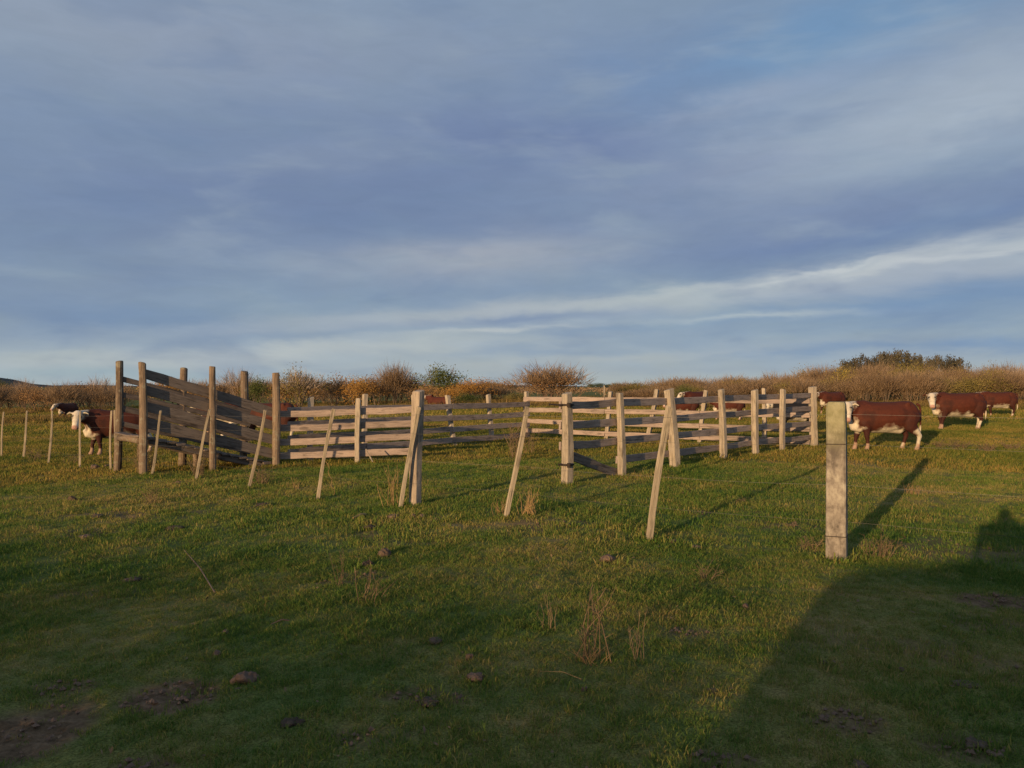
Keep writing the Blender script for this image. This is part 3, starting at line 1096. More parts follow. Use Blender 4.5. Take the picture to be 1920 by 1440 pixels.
cowm = {'look': cow_mesh('cow', 'look', 3, legs=(.10, -.06, .12, -.08)), 'look2': cow_mesh('cow', 'look', 5, legs=(-.04, .10, -.05, .10)),
        'ahead': cow_mesh('cow', 'ahead', 4, legs=(.08, -.08, -.08, .1)), 'graze': cow_mesh('cow', 'graze', 6, legs=(.12, -.05, .06, -.06)),
        'black': cow_mesh('cow', 'ahead', 8, coat='black'), 'lying': cow_mesh('cow', 'ahead', 4, lying=True)}


def cow(kind, px, d, rz, s, label):
    """px = photo column of the body's middle; rz = 180 faces left, camera on its left flank"""
    x = (px - 960) / F * d
    me = cowm[kind]
    o = bpy.data.objects.new('cow', me)
    o.location = (x, d, hz(x, d) - .01)
    o.rotation_euler = (0, 0, R(rz))
    o.scale = (s, s, s)
    col.objects.link(o)
    return tag(o, label, 'cow', 'hereford cattle in the pasture')


cow('look', 1657, 18.2, 180, .955, 'brown white-faced cow nearest the concrete post, standing side-on with its face turned to us')
cow('look2', 1797, 26.8, 180, 1.06, 'brown cow with white face and white nape stripe, second cow right of the concrete post')
cow('ahead', 1872, 38.0, 178, 1.02, 'farthest right brown cow, standing behind the white-faced one at the right edge')
cow('ahead', 1560, 42.0, 205, 1.0, 'small far brown cow seen just above the top of the concrete post')
cow('look', 223, 20.6, 215, .98, 'brown cow with white face staring at us from beside the chute at left')
cow('ahead', 127, 51.0, 262, .95, 'distant brown white-faced cow at far left, beyond the stakes')
cow('graze', 505, 24.0, 176, 1.0, 'brown cow behind the loading chute, its red back showing beside the tall chute post')
cow('ahead', 415, 30.0, 170, 1.0, 'brown cow mostly hidden behind the planks of the loading chute')
cow('lying', 822, 60.0, 150, 1.15, 'dark red cow lying down beyond the back left corral fence')
cow('look2', 1280, 34.0, 180, .80, 'young brown white-faced cow beyond the corral, just left of the dark green bush')
cow('ahead', 1305, 44.0, 215, 1.0, 'red cow standing highest behind the corral rails beside the dark green bush')
cow('ahead', 1366, 34.0, 180, .80, 'young brown cow with white belly behind the middle of the near corral fence')
cow('black', 1492, 26.0, 184, .80, 'black cow with white face behind the far corner of the corral')


# ------------------------------------------------------------------ shrubs and trees
def crown_points(rng, n, Wd, Ht, z0, shell=.55):
    v_ = rng.normal(size=(n, 3))
    v_ /= np.linalg.norm(v_, axis=1)[:, None]
    v_[:, 2] = np.where(rng.random(n) < .75, np.abs(v_[:, 2]), v_[:, 2])
    r = (shell + (1 - shell) * rng.random(n)) * rng.random(n) ** .18
    lump = .78 + .40 * vnoise(np.arctan2(v_[:, 1], v_[:, 0]) * 1.9 + 9, v_[:, 2] * 3.1 + 5, int(rng.integers(1000)))
    r = r * lump
    out = v_ * r[:, None]
    return np.stack([out[:, 0] * Wd / 2, out[:, 1] * Wd / 2, z0 + (out[:, 2] * .5 + .42) * (Ht - z0)], -1), v_


def fit(Vv, Wd, Ht):
    top = np.percentile(Vv[:, 2], 99)
    side = np.percentile(np.abs(Vv[:, :2]), 97)
    Vv = Vv * np.array([Wd / 2 / side, Wd / 2 / side, Ht / top])
    Vv[:, 2] = np.maximum(Vv[:, 2], 0)
    return Vv


def twig_mesh(name, seed, Wd, Ht, n, ln=.55, wd=.022, z0=.1, upw=.9):
    rng = np.random.default_rng(seed)
    p, v_ = crown_points(rng, n, Wd, Ht, z0, .25)
    d = v_ * .8 + rng.normal(size=(n, 3)) * .45
    d[:, 2] = np.abs(d[:, 2]) * .6 + upw
    d /= np.linalg.norm(d, axis=1)[:, None]
    L = ln * (.5 + rng.random(n))
    s = np.cross(d, rng.normal(size=(n, 3)))
    s /= np.linalg.norm(s, axis=1)[:, None]
    w_ = wd * (.6 + .8 * rng.random(n))
    a, b_, c = p - s * w_[:, None] / 2, p + s * w_[:, None] / 2, p + d * L[:, None]
    Vv = np.stack([a, b_, c], 1).reshape(-1, 3)
    Vv = fit(Vv, Wd, Ht)
    me = npmesh(name, Vv, np.arange(3 * n).reshape(-1, 3))
    t = np.repeat(rng.random(n), 3)
    me.attributes.new('tint', 'FLOAT', 'POINT').data.foreach_set('value', t.astype(np.float32))
    return me


def leaf_arrays(rng, n, Wd, Ht, z0, size, clumps=40, spread=.13):
    c, _ = crown_points(rng, clumps, Wd * .92, Ht * .96, z0, .35)
    k_ = rng.integers(0, clumps, n)
    p = c[k_] + rng.normal(size=(n, 3)) * np.array([Wd * spread * .55, Wd * spread * .55, Ht * spread * .45])
    p[:, 2] = np.maximum(p[:, 2], z0 * .4)
    a = rng.normal(size=(n, 3)); a /= np.linalg.norm(a, axis=1)[:, None]
    b_ = np.cross(a, rng.normal(size=(n, 3))); b_ /= np.linalg.norm(b_, axis=1)[:, None]
    s = size * (.5 + rng.random(n))[:, None]
    Vv = np.stack([p - a * s * .5, p - b_ * s * .3, p + a * s * .5, p + b_ * s * .3], 1).reshape(-1, 3)
    t = np.repeat(np.clip(.65 * rng.random(clumps)[k_] + .35 * rng.random(n), 0, 1), 4)
    return Vv, t


def leaf_mesh(name, seed, Wd, Ht, n, size=.11, z0=.2, clumps=40, spread=.13):
    rng = np.random.default_rng(seed)
    Vv, t = leaf_arrays(rng, n, Wd, Ht, z0, size, clumps, spread)
    Vv = fit(Vv, Wd, Ht)
    me = npmesh(name, Vv, np.arange(4 * n).reshape(-1, 4))
    me.attributes.new('tint', 'FLOAT', 'POINT').data.foreach_set('value', t.astype(np.float32))
    return me


def stem_mesh(name, seed, Wd, Ht, n, r=.035, trunk=0.0):
    rng = random.Random(seed)
    mb = MB()
    if trunk:
        mb.tube([(0, 0, -.2), (.03, 0, trunk * .5), (.0, .04, trunk), (.05, .02, trunk * 1.35)], [r * 2.4, r * 1.9, r * 1.6, r], 7)
    for _ in range(n):
        a = rng.uniform(0, 2 * math.pi)
        e = rng.uniform(.25, .46)
        b0_ = (.12 * math.cos(a) * (0 if trunk else 1), .12 * math.sin(a) * (0 if trunk else 1), trunk * .85 - (0 if trunk else .15))
        tip = (Wd * e * math.cos(a), Wd * e * math.sin(a), Ht * rng.uniform(.6, .95))
        mid = (tip[0] * .4, tip[1] * .4, b0_[2] + (tip[2] - b0_[2]) * .55)
        mb.tube([b0_, mid, tip], [r, r * .7, r * .25], 5)
        for _ in range(3):
            t = rng.uniform(.4, .9)
            q = Vector(mid).lerp(Vector(tip), t)
            mb.tube([q, q + Vector((rng.uniform(-.5, .5), rng.uniform(-.5, .5), rng.uniform(.3, .8)))], [r * .4, r * .12], 4)
    return mb.mesh(name)


PW, PH = 3.6, 3.0                                      # prototype crown size
proto = {}


def add_proto(kind, crowns, stems):
    proto[kind] = (crowns, stems)


add_proto('brown', [twig_mesh('crown', 20 + q, PW, PH, 2600) for q in range(3)], [stem_mesh('stems', 30 + q, PW, PH, 9) for q in range(2)])
for kind, sd0, n_, sz in (('rust', 40, 3000, .085), ('orange', 44, 3600, .085), ('olive', 48, 3200, .085), ('yellow', 52, 3200, .085), ('green', 56, 4200, .09)):
    add_proto(kind, [leaf_mesh('crown', sd0 + q, PW, PH, n_, sz, .15, 60, .16) for q in range(2)], [stem_mesh('stems', sd0 + q, PW, PH, 8) for q in range(2)])
add_proto('pale', [twig_mesh('crown', 60 + q, PW, PH, 700, .7, .022, .5, .8) for q in range(2)], [stem_mesh('stems', 60 + q, PW, PH, 11, .04) for q in range(2)])
add_proto('gum', [leaf_mesh('crown', 64 + q, 6, 4.4, 2600, .22, .6, 26, .10) for q in range(3)], [stem_mesh('stems', 64 + q, 6, 4.4, 6, .10, trunk=1.4) for q in range(2)])
MATK = {'brown': 'twig', 'rust': 'rust', 'orange': 'orange', 'olive': 'olive', 'yellow': 'yellow', 'green': 'green', 'pale': 'pale', 'gum': 'gum'}
for kind, (cr, stm) in proto.items():
    for me in cr: me.materials.append(M[MATK[kind]])
    for me in stm: me.materials.append(M['bark'])
shrub_n = 0


def shrub(kind, px, d, wpx, top_py, label, group=None, name=None, cat=None, sink=0.0, xy=None, wh=None):
    global shrub_n
    shrub_n += 1
    x, y = ((px - 960) / F * d, d) if xy is None else xy
    gzv = float(Hbase(x, y)) - sink
    w_ = wpx / F * d if wh is None else wh[0]
    h_ = CAM_H - (top_py - HY) / F * d - gzv if wh is None else wh[1]
    cr, stm = proto[kind]
    name = name or ('tree' if kind == 'gum' else 'shrub')
    e = thing(name, (x, y, gzv), label, cat or ('tree' if kind == 'gum' else 'shrub'), group)
    e.rotation_euler = (0, 0, random.uniform(0, 6.28))
    bw, bh = (6, 4.4) if kind == 'gum' else (PW, PH)
    e.scale = (w_ / bw, w_ / bw, max(h_, .3) / bh)
    for nm, me in (('crown', cr[shrub_n % len(cr)]), ('trunk' if kind == 'gum' else 'stems', stm[shrub_n % len(stm)])):
        o = bpy.data.objects.new(nm, me)
        o.parent = e
        col.objects.link(o)
    return e


# single ones that can be told apart, from left to right
shrub('green', -4, 95, 46, 711, 'dark tree at the left edge below the blue hill')
shrub('pale', 44, 88, 40, 707, 'thin bare shrub poking above the thicket at far left')
shrub('pale', 184, 84, 48, 704, 'bare twiggy shrub poking above the thicket left of the chute')
shrub('pale', 447, 70, 66, 688, 'leafless pale shrub rising behind the chute posts')
shrub('green', 482, 68, 52, 709, 'small dark green bush between the chute posts')
shrub('olive', 562, 68, 84, 692, 'olive brown bushy shrub just right of the tall chute post')
shrub('pale', 562, 67.5, 80, 690, 'bare twigs of a shrub standing through the olive brown bush')
shrub('rust', 628, 72, 80, 704, 'first rust brown shrub right of the olive bush, over the sunlit fence')
shrub('orange', 668, 69, 64, 708, 'orange-tinged shrub behind the middle of the sunlit fence')
shrub('rust', 706, 73, 70, 703, 'rust brown shrub left of the tallest pale brown shrub')
shrub('brown', 738, 72, 66, 682, 'tallest pale brown twiggy shrub above the strainer post')
shrub('rust', 772, 74, 66, 700, 'rust shrub filling the gap before the green tree')
shrub('green', 826, 70, 82, 686, 'green bushy tree standing above the orange shrubs', name='tree', cat='tree')
shrub('rust', 800, 66, 62, 722, 'low rust shrub under the left side of the green tree')
shrub('orange', 882, 69, 78, 710, 'bright orange round shrub right of the green tree')
shrub('orange', 846, 66, 60, 725, 'low orange brown shrub below the green tree')
shrub('green', 873, 61, 54, 737, 'low grey green bush behind the leaning rear corral post')
shrub('brown', 925, 74, 70, 722, 'low brown shrub between orange shrub and round bush')
shrub('olive', 967, 64, 46, 735, 'low olive shrub at the foot of the round brown bush')
shrub('brown', 1030, 66, 132, 684, 'big round reddish brown leafless bush standing alone mid-field')
shrub('rust', 1034, 65.5, 108, 697, 'rust leaves filling the heart of the big round bush')
shrub('green', 1284, 52, 36, 721, 'dark green round bush behind the near corral fence')
shrub('yellow', 1382, 76, 70, 712, 'yellow olive shrub behind the near corral fence')
shrub('yellow', 1578, 68, 78, 692, 'yellow green shrub above the far brown cow')
shrub('olive', 1755, 66, 60, 706, 'yellow shrub above the second cow from the concrete post')
shrub('olive', 1866, 70, 56, 688, 'olive shrub above the farthest right cow')
shrub('pale', 1905, 72, 60, 682, 'tall bare purple brown shrub at the right edge')

# thickets of alike shrubs
for q, px in enumerate(range(-30, 235, 17)):
    kd_ = random.choice(['brown', 'brown', 'rust', 'brown'])
    shrub(kd_, px + random.uniform(-6, 6), random.uniform(66, 90), random.uniform(50, 80), random.uniform(717, 732),
          {'brown': 'bare brown twiggy shrub in the thicket on the left', 'rust': 'rust leaved shrub in the thicket on the left'}[kd_], 'shrubs of the left thicket')
for q, px in enumerate(range(300, 960, 26)):
    kd_ = random.choice(['brown', 'rust', 'brown', 'olive', 'orange'])
    shrub(kd_, px + random.uniform(-8, 8), random.uniform(76, 92), random.uniform(60, 88), random.uniform(707, 722),
          {'brown': 'bare brown twiggy', 'rust': 'rust leaved', 'olive': 'olive leaved', 'orange': 'orange leaved'}[kd_] + ' shrub in the thicket behind the corral', 'shrubs of the middle thicket')


def right_top(px):
    return np.interp(px, [1170, 1230, 1330, 1450, 1560, 1650, 1800, 1920], [715, 713, 711, 702, 691, 686, 688, 690])


for q, px in enumerate(range(1168, 1960, 15)):
    for row in range(2):
        d = random.uniform(64, 70) if row == 0 else random.uniform(76, 92)
        t = right_top(px) + (random.uniform(6, 24) if row == 0 else random.uniform(-8, 9))
        kd_ = random.choice(['brown', 'brown', 'olive', 'brown', 'brown', 'olive']) if row == 0 else random.choice(['brown', 'brown', 'brown', 'olive', 'pale'])
        shrub(kd_, px + random.uniform(-8, 8), d, random.uniform(46, 80), t, {'brown': 'bare brown twiggy', 'olive': 'olive leaved', 'pale': 'sparse pale leafless'}[kd_] + (' shrub in the front of the right thicket' if row == 0 else ' shrub on the skyline of the right thicket'), 'shrubs of the right thicket')

# grove of grey-green trees over the right thicket
for q, (px, tp, w_) in enumerate([(1597, 677, 46), (1630, 670, 50), (1662, 668, 56), (1676, 663, 60), (1705, 667, 48), (1728, 672, 34), (1752, 672, 34), (1772, 673, 44), (1800, 677, 40)]):
    shrub('gum', px, 165 + 6 * (q % 3), w_ * .78, tp - 4, 'grey green spreading tree in the distant grove above the right thicket', 'trees of the distant grove', sink=0)
# trees on the far skyline
for q, (px, w_, tp) in enumerate([(1108, 20, 719), (1122, 26, 718), (1140, 22, 720), (1152, 16, 718), (1163, 18, 719), (1186, 26, 718), (905, 20, 719), (930, 26, 719)]):
    shrub('green', px, 430 + 12 * (q % 3), w_, tp, 'tiny dark tree on the far skyline', 'trees on the far skyline', name='tree', cat='tree')
# low scrub between and beyond, one mass
rng = np.random.default_rng(99)
Vs, Ts = [], []
for _ in range(420):
    px = rng.uniform(-60, 1980)
    d = rng.uniform(95, 300)
    x = (px - 960) / F * d
    w_, h_ = rng.uniform(2.5, 5) * (1 + d / 300), rng.uniform(1.0, 1.75)
    if px > 1170: h_ = min(h_ * 1.5, 2.6)
    Vv, t = leaf_arrays(rng, 170, w_, h_, .1, .16 + d / 1400, 14, .16)
    Vv = Vv + np.array([x, d, float(Hbase(x, d)) - .05])
    Vs.append(Vv); Ts.append(t)
Vv, Tt = np.concatenate(Vs), np.concatenate(Ts)
me = npmesh('scrub', Vv, np.arange(len(Vv)).reshape(-1, 4))
me.attributes.new('tint', 'FLOAT', 'POINT').data.foreach_set('value', Tt.astype(np.float32))
tag(link('scrub', me, M['twig']), 'low reddish brown scrub covering the plain beyond the thickets', 'scrub', None, 'stuff')

# lone marker post far out
q = G(1133, 737)
e = thing('marker_post', tuple(P(1133, 737, 95)), 'small pale post far out on the plain right of the round bush', 'post')
pz = hz((1133 - 960) / F * 95, 95)
post(e, ((1133 - 960) / F * 95, 95, pz), ((1133 - 960) / F * 95, 95, 1.62), .16, .16, name='shaft')


# ------------------------------------------------------------------ dry weeds, sticks, dung
def weed(px, py, hpx, wpx, n, label, mat='weed', cat='weed', name='dry_weed', branch=3, rad_=.004, lean=0.0, d=None):
    b = G(px, py) if d is None else Vector(((px - 960) / F * d, d, hz((px - 960) / F * d, d)))
    k_ = b.y / F
    hh, ww = hpx * k_, wpx * k_
    r_ = random.Random(int(px * 13 + py))
    rr_ = max(rad_, .35 * b.y / 773 * .5)
    mb = MB()
    for _ in range(n):
        a = r_.uniform(0, 6.283)
        e = r_.uniform(.1, 1) * ww / 2
        H_ = hh * r_.uniform(.45, 1)
        p0 = Vector((r_.gauss(0, .02 + ww * .08), r_.gauss(0, .02 + ww * .08), -.03))
        p2 = p0 + Vector((math.cos(a) * e + lean * H_, math.sin(a) * e * .7, H_))
        p1 = p0.lerp(p2, .5) + Vector((r_.uniform(-.12, .12) * ww, 0, .08 * H_))
        mb.tube([p0, p1, p2], [rr_, rr_ * .8, rr_ * .3], 4, caps=False)
        for _ in range(branch):
            t = r_.uniform(.35, .95)
            q = p0.lerp(p1, t * 2) if t < .5 else p1.lerp(p2, t * 2 - 1)
            q2 = q + Vector((r_.uniform(-1, 1) * .22 * ww, r_.uniform(-1, 1) * .2 * ww, r_.uniform(.05, .22) * hh))
            mb.tube([q, q2], [rr_ * .6, rr_ * .25], 3, caps=False)
    o = link(name, mb.mesh(name), M[mat], None, Matrix.Translation(b))
    return tag(o, label, cat)


weed(1118, 1232, 150, 105, 9, 'tallest dry branching weed clump in the middle foreground', rad_=.0042, branch=5)
weed(1112, 1236, 45, 90, 40, 'low straw grass at the foot of the tallest weed clump', mat='reed', cat='grass tuft', name='grass_tuft', branch=0, rad_=.0018)
weed(1030, 1180, 80, 40, 7, 'sparse dry stalks just left of the tallest weed clump', rad_=.0022)
weed(1200, 1230, 110, 50, 7, 'few thin pale stems just right of the tallest weed clump', rad_=.0022)
weed(682, 1132, 85, 70, 12, 'dry weed with stems leaning right in the left foreground', lean=.35, rad_=.003)
weed(640, 1100, 80, 50, 8, 'upright thin dry weed left of the leaning one', rad_=.0022)
weed(1648, 1046, 62, 60, 26, 'reddish dry weed tuft right beside the concrete post foot', rad_=.003)
weed(1520, 1030, 36, 60, 20, 'brown dry tuft left of the concrete post foot', rad_=.003)
weed(985, 968, 62, 70, 26, 'straw coloured tall grass tuft right of a leaning stake', mat='reed', cat='grass tuft', name='grass_tuft', branch=0)
weed(938, 966, 40, 34, 14, 'small straw tuft left of the same leaning stake', mat='reed', cat='grass tuft', name='grass_tuft', branch=0)
weed(966, 862, 75, 56, 30, 'brown twiggy weed bush inside the corral, behind a leaning stake', rad_=.004, branch=4)
weed(990, 850, 60, 50, 16, 'second brown twiggy weed bush inside the corral against the rear fence', rad_=.004, branch=4)
weed(738, 948, 90, 60, 14, 'thin dry grass stems left of the strainer post', mat='reed', cat='grass tuft', name='grass_tuft', branch=1)
weed(490, 908, 40, 60, 34, 'brown weed tuft under the low end of the chute', rad_=.004)
weed(372, 898, 50, 46, 30, 'brown weed tuft at the foot of the middle chute post', rad_=.004)
weed(272, 888, 62, 70, 44, 'dense brown weeds banked against the high end of the chute', rad_=.004)
weed(70, 862, 26, 56, 22, 'low brown weeds by the stakes at left', rad_=.004)
weed(135, 872, 26, 50, 16, 'small brown tuft under the staring cow', rad_=.004)
weed(1710, 925, 30, 30, 14, 'little yellow green tuft on the post shadow', mat='reed', cat='grass tuft', name='grass_tuft', branch=1)
weed(1325, 1085, 45, 70, 14, 'faint dark dry weed between the last stake and concrete post', rad_=.0025)
weed(285, 945, 45, 60, 18, 'brown dry weed patch left of centre behind the shadow edge', rad_=.003)
weed(555, 918, 30, 22, 8, 'tiny straw tuft near the foot of the chute stake', mat='reed', cat='grass tuft', name='grass_tuft', branch=0)
weed(1390, 945, 16, 40, 16, 'flat brown tuft in front of the near corral fence', rad_=.003)
weed(1490, 988, 16, 40, 14, 'low brown tuft left of the concrete post on the grass', rad_=.003)
weed(1740, 1345, 30, 60, 10, 'pale dead grass wisp in the dark right foreground', mat='reed', cat='grass tuft', name='grass_tuft', branch=0, rad_=.002)
for q, (px, py, n_, hp) in enumerate([(1800, 845, 30, 22), (1850, 848, 30, 22), (1895, 842, 26, 20), (1760, 840, 20, 18)]):
    o = weed(px, py, hp, 60, n_, 'low brown weeds in the field below the cows at right', rad_=.005)
    o['group'] = 'low field weeds at right'
# sticks and a curl of twine
for px, py, px2, py2, lab in ((345, 1035, 402, 1113, 'thin dark bent stick lying in the left foreground'), (508, 1176, 542, 1168, 'short dark stick in the left foreground'), (662, 973, 685, 966, 'pale chip of wood near the strainer post'),
                              (730 + 280, 1262, 1090, 1275, 'thin pale straw stem lying in the middle foreground')):
    a, b = G(px, py), G(px2, py2)
    a.z += .03; b.z += .025
    mid = a.lerp(b, .55) + Vector((.006, .01, .015))
    r_ = .005 if 'dark' in lab else (.02 if 'chip' in lab else .0018)
    o = link('stick', MB().tube([a, mid, b], [r_ * .5, r_, r_ * 1.1], 6).mesh('stick'), M['reed' if 'pale' in lab else 'bark'])
    tag(o, lab, 'stick')
brace = MB().tube([P(686, 842, 16.0), P(699, 866, 15.9)], [.012, .015], 6)
tag(link('stick', brace.mesh('stick'), M['post']), 'short pale stick leaning on the sunlit plank fence', 'stick')
tw = [Vector(fence_pts[9][0]).lerp(fence_pts[9][1], .42) + Vector((.03, -.04, 0))]
for k_ in range(14):
    tw.append(tw[-1] + Vector((.02 * math.sin(k_ * 1.3) + .008, .006 * math.cos(k_), -.034 + .02 * math.cos(k_ * 1.7))))
tag(link('twine', MB().tube(tw, [.004] * len(tw), 4).mesh('twine'), M['reed']), 'loose curl of pale twine hanging on a stake before the sunlit fence', 'twine')


def clod(px, py, wpx, hpx, label, mat='dung', name='dung', cat='dung'):
    b = G(px, py)
    k_ = b.y / F
    w_, h_ = wpx * k_ * .92, hpx * k_ * .68
    r_ = np.random.default_rng(int(px * 7 + py))
    bm = bmesh.new()
    bmesh.ops.create_icosphere(bm, subdivisions=4, radius=.5)
    s0 = int(r_.integers(500))
    for q in bm.verts:
        c = q.co
        n1 = float(vnoise(c.x * 3.4 + 20, c.y * 3.4 + c.z * 2.5 + 9, s0)) + .55 * float(vnoise(c.x * 8 + 20, c.y * 8 - c.z * 7 + 40, s0 + 1))
        c *= .50 + .62 * n1 + .14 * float(vnoise(c.x * 19 + 70, c.y * 19 + c.z * 17 + 90, s0 + 2))
        c.z = max(c.z, -.16)
        q.co = Vector((c.x * w_, c.y * w_ * .8, (c.z + .12) * h_ * 1.5))
    me = bpy.data.meshes.new(name)
    bm.to_mesh(me)
    bm.free()
    me.polygons.foreach_set('use_smooth', np.ones(len(me.polygons), dtype=bool))
    o = link(name, me, M[mat], None, Matrix.Translation(b) @ Matrix.Rotation(float(r_.uniform(0, 6)), 4, 'Z'))
    return tag(o, label, cat)


for a in [(458, 1278, 48, 30, 'largest grey brown clod, right of the bare patch in the left foreground', 'stone', 'clod', 'clod'),
          (548, 1356, 44, 12, 'flat cracked dung pat near the bottom, right of the bare patch'),
          (880, 1233, 18, 13, 'small pinkish stone in the middle foreground', 'stone', 'stone', 'stone'),
          (890, 1268, 34, 17, 'grey brown clod just below the small pinkish stone', 'stone', 'clod', 'clod'),
          (1096, 1288, 14, 12, 'pinkish pebble at the end of the straw stem', 'stone', 'stone', 'stone'),
          (720, 1043, 26, 22, 'round dark dung lump between the leaning weed and the strainer post'),
          (690, 1062, 30, 14, 'dark dung lump just above the leaning weed'),
          (1140, 1052, 30, 18, 'reddish brown clod behind the tallest weed clump', 'stone', 'clod', 'clod'),
          (737, 970, 22, 10, 'first reddish clod below the strainer post', 'stone', 'clod', 'clod'),
          (775, 972, 18, 12, 'left of the two reddish clods below the strainer post', 'stone', 'clod', 'clod'),
          (790, 972, 18, 11, 'right of the two reddish clods below the strainer post', 'stone', 'clod', 'clod'),
          (693, 988, 30, 10, 'dark flat dung pat left of the strainer post clods'),
          (160, 1008, 34, 12, 'reddish earth lump at the left shadow edge', 'stone', 'clod', 'clod'),
          (181, 974, 26, 9, 'reddish earth lump farther back at left', 'stone', 'clod', 'clod'),
          (135, 941, 16, 14, 'dark stump-like dung lump at left'),
          (330, 993, 36, 8, 'dark dung pat on the left shadow edge'),
          (495, 946, 38, 9, 'wide black dung pat in front of the chute'),
          (250, 1087, 36, 9, 'black dung pat in the left foreground shade'),
          (422, 1187, 16, 12, 'small pale clod, upper of two above the largest clod', 'stone', 'clod', 'clod'),
          (407, 1230, 18, 12, 'small pale clod right above the largest clod', 'stone', 'clod', 'clod'),
          (1398, 1141, 16, 14, 'small brown clod left of the dark right shadow', 'stone', 'clod', 'clod'),
          (1066, 987, 14, 8, 'pale pinkish stone between the two nearest stakes', 'stone', 'stone', 'stone'),
          (1263, 1017, 16, 8, 'pale pinkish stone right of the nearest stake', 'stone', 'stone', 'stone'),
          (1306, 1027, 22, 8, 'flat reddish clod right of the nearest stake', 'stone', 'clod', 'clod'),
          (178, 881, 20, 13, 'round reddish stone beside the chute under the staring cow', 'stone', 'stone', 'stone'),
          (205, 877, 26, 9, 'flat reddish clod beside the chute stakes', 'stone', 'clod', 'clod'),
          (334, 910, 18, 8, 'reddish clod in front of the chute weeds', 'stone', 'clod', 'clod'),
          (1545, 1246, 14, 8, 'black dung lump in the dark right foreground'),
          (1612, 1434, 34, 12, 'pale flat stone at the bottom edge in the dark right', 'stone', 'stone', 'stone'),
          (1335, 1290, 28, 8, 'thin dark dung pat at bottom right of centre'),
          (1810, 1282, 46, 9, 'brown dung pat among straw at far bottom right'),
          (817, 1203, 34, 10, 'black dung streak left of the small pinkish stone'),
          (804, 1318, 40, 10, 'crumbled dung patch in the bottom middle'), (1688, 1257, 14, 9, 'grey pebble in the dark right foreground', 'stone', 'stone', 'stone'),
          (864, 1364, 10, 8, 'white pebble near the bottom middle', 'stone', 'stone', 'stone'), (1830, 1392, 50, 12, 'dark dung pat near the bottom right corner')]:
    clod(*a)

# ------------------------------------------------------------------ grass
tufts = bpy.data.collections.new('tuft_sources')


def tuft(name, seed, n, rad_, hgt, wdt, mat, bend=.6):
    rng = np.random.default_rng(seed)
    a = rng.uniform(0, 2 * np.pi, n)
    rr_ = rad_ * np.sqrt(rng.random(n))
    p0 = np.stack([rr_ * np.cos(a), rr_ * np.sin(a), np.full(n, -.012)], -1)
    la = a + rng.normal(0, 1.0, n)
    L = hgt * (.45 + .65 * rng.random(n))
    be = bend * (.3 + rng.random(n))
    dirv = np.stack([np.cos(la), np.sin(la)], -1)
    p1 = p0 + np.stack([dirv[:, 0] * L * be * .3, dirv[:, 1] * L * be * .3, L * .6], -1)
    p2 = p0 + np.stack([dirv[:, 0] * L * be, dirv[:, 1] * L * be, L * (1.05 - .35 * be)], -1)
    sa = rng.uniform(0, 2 * np.pi, n)
    s = np.stack([np.cos(sa), np.sin(sa), np.zeros(n)], -1) * (wdt * (.6 + .7 * rng.random(n)) / 2)[:, None]
    Vv = np.stack([p0 - s, p0 + s, p1 + s * .8, p1 - s * .8, p2], 1).reshape(-1, 3)
    b_ = np.arange(n)[:, None] * 5
    tri = np.concatenate([b_ + np.array([0, 1, 2]), b_ + np.array([0, 2, 3]), b_ + np.array([3, 2, 4])])
    me = npmesh(name, Vv, tri)
    t = np.repeat(np.clip(rng.normal(.5, .22, n), 0, 1), 5)
    me.attributes.new('tint', 'FLOAT', 'POINT').data.foreach_set('value', t.astype(np.float32))
    me.materials.append(M[mat])
    o = bpy.data.objects.new(name, me)
    tufts.objects.link(o)
    return o


